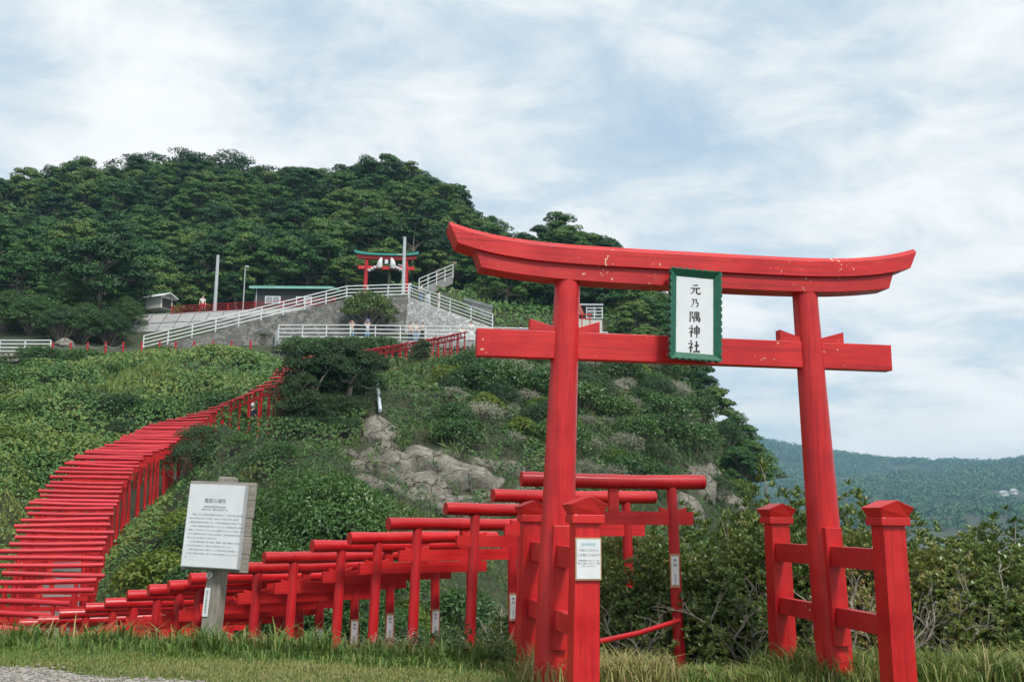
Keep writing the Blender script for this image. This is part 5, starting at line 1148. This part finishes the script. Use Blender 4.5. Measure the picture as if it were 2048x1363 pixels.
# ------------------------------------------------------------------ foreground grass, gravel, weeds
def sheet(name, loop, mat, dz):
    bm = bmesh.new(); vs = [bm.verts.new((x, y, 0)) for x, y in loop]; f = bm.faces.new(vs); bmesh.ops.triangulate(bm, faces=[f])
    for _ in range(4): bmesh.ops.subdivide_edges(bm, edges=bm.edges[:], cuts=1, use_grid_fill=True)
    for v in bm.verts: v.co.z = float(Zt(v.co.x, v.co.y)) + dz
    me = bpy.data.meshes.new(name); bm.to_mesh(me); bm.free(); me.materials.append(mat); me.shade_smooth(); o = mobj(name, me); o['kind'] = 'structure'; return o
sheet('lawn', [(-14, 5), (9, 5), (9, 11.0), (4, 10.8), (1.2, 11.0), (0, 11.4), (-2, 12.0), (-5, 12.25), (-14, 12.2)], LAWN, .02)
def gravel_y(x): return 9.55 + .12 * np.sin(x * 1.1 + 1) - .26 * np.clip(x + 5.2, 0, 9) + .12 * np.sin(x * 4)
gl = [(x, float(gravel_y(np.array(x)))) for x in np.arange(-14, 1.1, .25)]
sheet('gravel_path', [(-14, 4)] + [(1.0, 4)] + gl[::-1], GRAVEL, .034)
rg = np.random.default_rng(77); n = 5200; x = rg.uniform(-6.5, .5, n); y = rg.uniform(7.6, 9.9, n); k = y < gravel_y(x) + rg.normal(0, .10, n); x, y = x[k], y[k]
bs = unit(rg.normal(size=(len(x), 8, 3)) * .3 + np.array([(a, b, c) for c in (-1, 1) for a, b in ((-1, -1), (1, -1), (1, 1), (-1, 1))])[None]); s = rg.gamma(3, .0042, len(x)) + .004
V = bs * s[:, None, None] * np.array([1, 1, .7]) + np.stack([x, y, Zt(x, y) + .04], 1)[:, None]; i8 = np.arange(len(x))[:, None] * 8
F = np.concatenate([i8 + np.array(q) for q in ((3, 2, 1, 0), (4, 5, 6, 7), (0, 1, 5, 4), (1, 2, 6, 5), (2, 3, 7, 6), (3, 0, 4, 7))])
o = mobj('loose_gravel', npmesh('loose_gravel', V.reshape(-1, 3), F, PEB)); o['kind'] = 'stuff'; o['label'] = 'loose grey pebbles on the gravel path'; o['category'] = 'gravel'
def blades(x, y, h, w, tint, bend, r, az=None):
    n = len(x); z = Zt(x, y) + .015; a = r.uniform(0, 6.283, n) if az is None else az; d = np.stack([np.cos(a), np.sin(a), np.zeros(n)], 1); p = np.stack([-np.sin(a), np.cos(a), np.zeros(n)], 1)
    B = np.stack([x, y, z], 1); hb = h * bend; up = np.array([0, 0, 1.0])
    M = B + up * (h * .6)[:, None] + d * (hb * .22)[:, None]; T = B + up * (h * (1.0 - .25 * bend))[:, None] + d * (hb * .85)[:, None]; V = np.empty((n, 6, 3))
    V[:, 0] = B - p * w[:, None]; V[:, 1] = B + p * w[:, None]; V[:, 2] = M + p * w[:, None] * .8; V[:, 3] = M - p * w[:, None] * .8; V[:, 4] = T + p * w[:, None] * .12; V[:, 5] = T - p * w[:, None] * .12
    i = np.arange(n)[:, None] * 6; F = np.concatenate([i + np.array([0, 1, 2, 3]), i + np.array([3, 2, 4, 5])]); return V.reshape(-1, 3), F, np.repeat(tint, 6)
def grass(name, label, gens):
    Vs, Fs, Ts = [], [], []; off = 0
    for V, F, T in gens: Vs.append(V); Fs.append(F + off); Ts.append(T); off += len(V)
    o = mobj(name, npmesh(name, np.concatenate(Vs), np.concatenate(Fs), GRASSM, np.clip(np.concatenate(Ts), 0, 1))); o['kind'] = 'stuff'; o['label'] = label; o['category'] = 'grass'
r = np.random.default_rng(41)
def lawn_edge(x): return np.interp(x, [-14, -5, -2, 0, 1.2, 4, 9], [12.2, 12.2, 11.9, 11.3, 10.9, 10.7, 10.9])
n = 170000; x = r.uniform(-7.2, 6, n); y = r.uniform(7.8, 12.3, n); k = (y < lawn_edge(x)) & (y > gravel_y(x) + r.normal(0, .14, n) - .02); x, y = x[k], y[k]
tn = .10 + .66 * fbm(x, y, .8, 60) + .30 * np.clip((10.6 - y) / 2, -.3, 1) * (fbm(x, y, 1.3, 66))
short = blades(x, y, r.uniform(.018, .05, len(x)) * (.6 + .9 * fbm(x, y, 1.5, 61)), r.uniform(.0022, .004, len(x)), tn + r.normal(0, .10, len(x)), r.uniform(.3, 1.2, len(x)), r)
def tufts(n, xr, yf, hr, per, tint, spread=.10, wmul=1.0):
    cx = r.uniform(*xr, n); cy = yf(cx, n); m = r.integers(per[0], per[1], n); X = np.repeat(cx, m); Y = np.repeat(cy, m); hh = np.repeat(r.uniform(*hr, n), m) * r.uniform(.5, 1.15, m.sum()); tt = np.repeat(tint + r.normal(0, .13, n), m)
    X = X + r.normal(0, spread, len(X)); Y = Y + r.normal(0, spread, len(Y)); return blades(X, Y, hh, r.uniform(.0035, .0095, len(X)) * wmul, tt + r.normal(0, .13, len(X)), r.uniform(.3, 1.35, len(X)), r)
grass('lawn_grass', 'short mown lawn grass turning yellow on the foreground plateau', [short])
grass('bank_grass', 'long rough grass and sedge tufts along the edge of the grass bank', [
    tufts(560, (-7.5, .6), lambda c, n: lawn_edge(c) - np.abs(r.normal(.0, .32, n)) + .25, (.10, .24), (18, 40), .24), tufts(260, (-7.5, .6), lambda c, n: lawn_edge(c) + r.uniform(-.1, .5, n), (.18, .34), (10, 26), .34),
    tufts(420, (-7.5, .8), lambda c, n: lawn_edge(c) - np.abs(r.normal(0, .6, n)), (.06, .18), (12, 34), .30), tufts(60, (-7.2, .6), lambda c, n: lawn_edge(c) - r.uniform(-.2, .5, n), (.28, .45), (14, 30), .22, .05, 1.7), tufts(430, (-7.5, .8), lambda c, n: lawn_edge(c) + r.uniform(-.15, .4, n), (.26, .46), (3, 8), .85),
    tufts(260, (.2, 1.5), lambda c, n: 10.1 + r.normal(0, .4, n), (.15, .36), (10, 24), .80), tufts(420, (2.6, 6.8), lambda c, n: 10.35 + r.normal(0, .35, n), (.16, .40), (16, 34), .42), tufts(120, (2.6, 6.8), lambda c, n: 10.6 + r.normal(0, .3, n), (.3, .55), (5, 12), .55),
    tufts(220, (1.4, 3.4), lambda c, n: 10.2 + r.normal(0, .3, n), (.08, .2), (16, 30), .5)])
# weeds on the bank
def weed(seed, flower=False):
    r = np.random.default_rng(seed); tm = MB(); rr = random.Random(seed); P, Nn, S = [], [], []; FP, FN, FS = [], [], []
    for i in range(16):
        a = r.uniform(0, 6.28); L = r.uniform(.25, .5); tip = np.array([math.cos(a) * L * .55, math.sin(a) * L * .55, L]); limb(tm, (r.uniform(-.05, .05), r.uniform(-.05, .05), -.05), tip, .004, .0015, rr, 4, .12, 5)
        for k in range(13):
            f = r.uniform(.2, 1); c = tip * f + r.normal(0, .035, 3); P.append(c); Nn.append(np.array([0, 0, 1]) + r.normal(0, .5, 3)); S.append(r.uniform(.045, .085))
        if flower:
            for k in range(16): FP.append(tip * r.uniform(.85, 1.18) + r.normal(0, .03, 3)); FN.append(r.normal(0, 1, 3)); FS.append(r.uniform(.012, .024))
    V, F = leaves(np.array(P), np.array(Nn), np.array(S), .6, r=r); parts = [tm.mesh('stalks', BARK, True), npmesh('leaves', V, F, LEAF_S if not flower else LEAF_Y)]
    if flower: V, F = leaves(np.array(FP), np.array(FN), np.array(FS), .8, r=r); parts.append(npmesh('flower_sprays', V, F, FLOWER))
    return parts
FLOWER = foliage('pale_pink_flower', [(.42, .30, .27), (.58, .48, .42), (.68, .62, .55)], .2, .7)
WD = [weed(500 + i) for i in range(3)]; WF = [weed(510 + i, True) for i in range(2)]
for i, (px, D, s) in enumerate(((860, 11.7, .8), (900, 11.6, .95), (940, 11.5, 1.0), (985, 11.3, .9), (1015, 11.0, .7), (700, 11.9, .55), (640, 12.0, .5), (520, 12.1, .6), (560, 12.2, .6), (150, 12.2, .5), (250, 12.2, .5), (1000, 11.8, .8))):
    q = W(px, 1300, D); plant('leafy_weed', WD[i % 3], (q[0], q[1], float(Zt(q[0], q[1]))), 'low leafy weed growing on the grass bank before the small torii', 'weed', 'leafy weeds on the bank', sc=s, pn=('stalks', 'leaves'))
for i, (px, D, s) in enumerate(((775, 12.0, .7), (815, 11.9, .75), (850, 12.0, .8), (750, 11.9, .6))):
    q = W(px, 1290, D); plant('flowering_weed', WF[i % 2], (q[0], q[1], float(Zt(q[0], q[1]))), 'weed with sprays of tiny pale pink flowers on the grass bank', 'weed', 'flowering weeds on the bank', sc=s, pn=('stalks', 'leaves', 'flower_sprays'))

# ------------------------------------------------------------------ distant hills across the bay
HA = [W(px, py, 2 * D) for px, py, D in ((1380, 868, 1000), (1510, 886, 960), (1560, 906, 930), (1600, 932, 900), (1660, 952, 880), (1720, 957, 870), (1790, 962, 860), (1850, 958, 840), (1900, 946, 820), (1950, 934, 800), (2000, 930, 790), (2048, 930, 790), (2200, 915, 780), (2400, 890, 800),
                        (1500, 965, 720), (1600, 985, 650), (1700, 1005, 560), (1800, 1008, 560), (1900, 1000, 540), (2000, 1003, 520), (2100, 1005, 520), (2300, 1000, 520), (1560, 1035, 480), (1750, 1055, 400), (1900, 1062, 370), (2048, 1072, 340), (2250, 1065, 340))]
HA += [np.array(q, float) * [2, 2, 1] for q in ((-200, 1100, 80), (0, 1200, 120), (300, 1500, 20), (700, 1400, 30), (1100, 1000, 80), (1200, 500, 60), (900, 300, 30), (700, 150, 0), (-200, 700, -10), (0, 600, -14), (80, 450, -16), (60, 330, -16), (130, 280, -15), (250, 230, -14), (450, 150, -12), (-300, 1500, 10), (1200, 1500, 20))]
HA = np.array(HA); Kh = np.linalg.norm(HA[:, None, :2] - HA[None, :, :2], axis=2); nh = len(HA); Mh = np.zeros((nh + 1, nh + 1)); Mh[:nh, :nh] = Kh; Mh[:nh, nh] = 1; Mh[nh, :nh] = 1; wh = np.linalg.solve(Mh, np.r_[HA[:, 2], 0])
def Zh(x, y):
    sh = np.shape(x); q = np.stack([np.ravel(x), np.ravel(y)], 1); d = np.linalg.norm(q[:, None] - HA[None, :, :2], axis=2); return (d @ wh[:nh] + wh[nh]).reshape(sh) + 26 * (fbm(np.asarray(x), np.asarray(y), .006, 70) - .5)
hx = np.arange(-600, 2401, 30.0); hy = np.arange(300, 3001, 30.0); HX, HY = np.meshgrid(hx, hy); HZ = Zh(HX, HY)
gj, gi = np.meshgrid(np.arange(len(hy) - 1), np.arange(len(hx) - 1), indexing='ij'); q0 = gj * len(hx) + gi
o = mobj('distant_hills', npmesh('distant_hills', np.stack([HX, HY, HZ], -1).reshape(-1, 3), np.stack([q0, q0 + 1, q0 + 1 + len(hx), q0 + len(hx)], -1).reshape(-1, 4), SOIL, smooth=True)); o['kind'] = 'structure'
r = np.random.default_rng(90); n = 17000; x = r.uniform(120, 1400, n); y = 620 + 1420 * r.random(n) ** .85; u = x / y; k = (u > .17) & (u < .70); x, y = x[k], y[k]; z = Zh(x, y)
clear = fbm(x, y, .0055, 95) > .62; k = (z > -6) & ~(clear & (r.random(len(x)) < .8)); x, y, z = x[k], y[k], z[k]; rad = r.uniform(4.0, 10.0, len(x)) * (.55 + .45 * y / 1600)
per = 30; d = unit(r.normal(size=(len(x), per, 3))); d[..., 2] = np.abs(d[..., 2]); C = np.stack([x, y, z + rad * .35], 1)[:, None] + d * rad[:, None, None] * np.array([1, 1, .85]) * r.uniform(.75, 1.05, (len(x), per, 1))
tt = np.clip(.50 * fbm(x, y, .008, 97) + .5 * r.random(len(x)), 0, 1); V, F = leaves(C.reshape(-1, 3), (d + r.normal(size=d.shape) * .3).reshape(-1, 3), np.repeat(rad, per) * .40 * r.uniform(.7, 1.3, len(x) * per), .8, r=r)
o = mobj('distant_wood', npmesh('distant_wood', V, F, FARLEAF, np.repeat(np.repeat(tt, per), 4))); o['kind'] = 'stuff'; o['label'] = 'hazy woodland covering the hills across the bay'; o['category'] = 'wood'
print('far crowns', len(x))
for px, py, D, w, lab in ((2008, 990, 1080, 8, 'tiny white house on the hazy hillside across the bay'), (2028, 986, 1100, 5.5, 'tiny grey shed beside the white house on the far hillside')):
    q = W(px, py, D); t = thing('far_house', lab, 'house', (q[0], q[1], max(q[2], float(Zh(np.array([q[0]]), np.array([q[1]]))[0]) + 1.5)), .3)
    MB().box((0, 0, 1), (w, 5, 4)).obj('wall', CREAM, t); MB().prism([(-w * .56, 3), (w * .56, 3), (0, 5.2)], -3, 3).obj('roof', STEEL, t)
    for x in (-w * .25, w * .25): MB().box((x, -2.53, 1.4), (1.1, .08, 1.1)).obj('window', DARKIN, t)
# ------------------------------------------------------------------ sea air
hz = bpy.data.materials.new('sea_haze'); hz.use_nodes = True; t = hz.node_tree; t.nodes.clear(); ho = N(t, 'ShaderNodeOutputMaterial'); pv = N(t, 'ShaderNodeVolumePrincipled')
pv.inputs['Color'].default_value = (.40, .70, .93, 1); pv.inputs['Density'].default_value = .00026; pv.inputs['Anisotropy'].default_value = .0; t.links.new(pv.outputs[0], ho.inputs['Volume'])
o = MB().box((0, 0, 70), (8300, 8300, 168)).obj('haze', hz); o['kind'] = 'stuff'; o['label'] = 'thin bluish sea haze over the whole view'; o['category'] = 'haze'
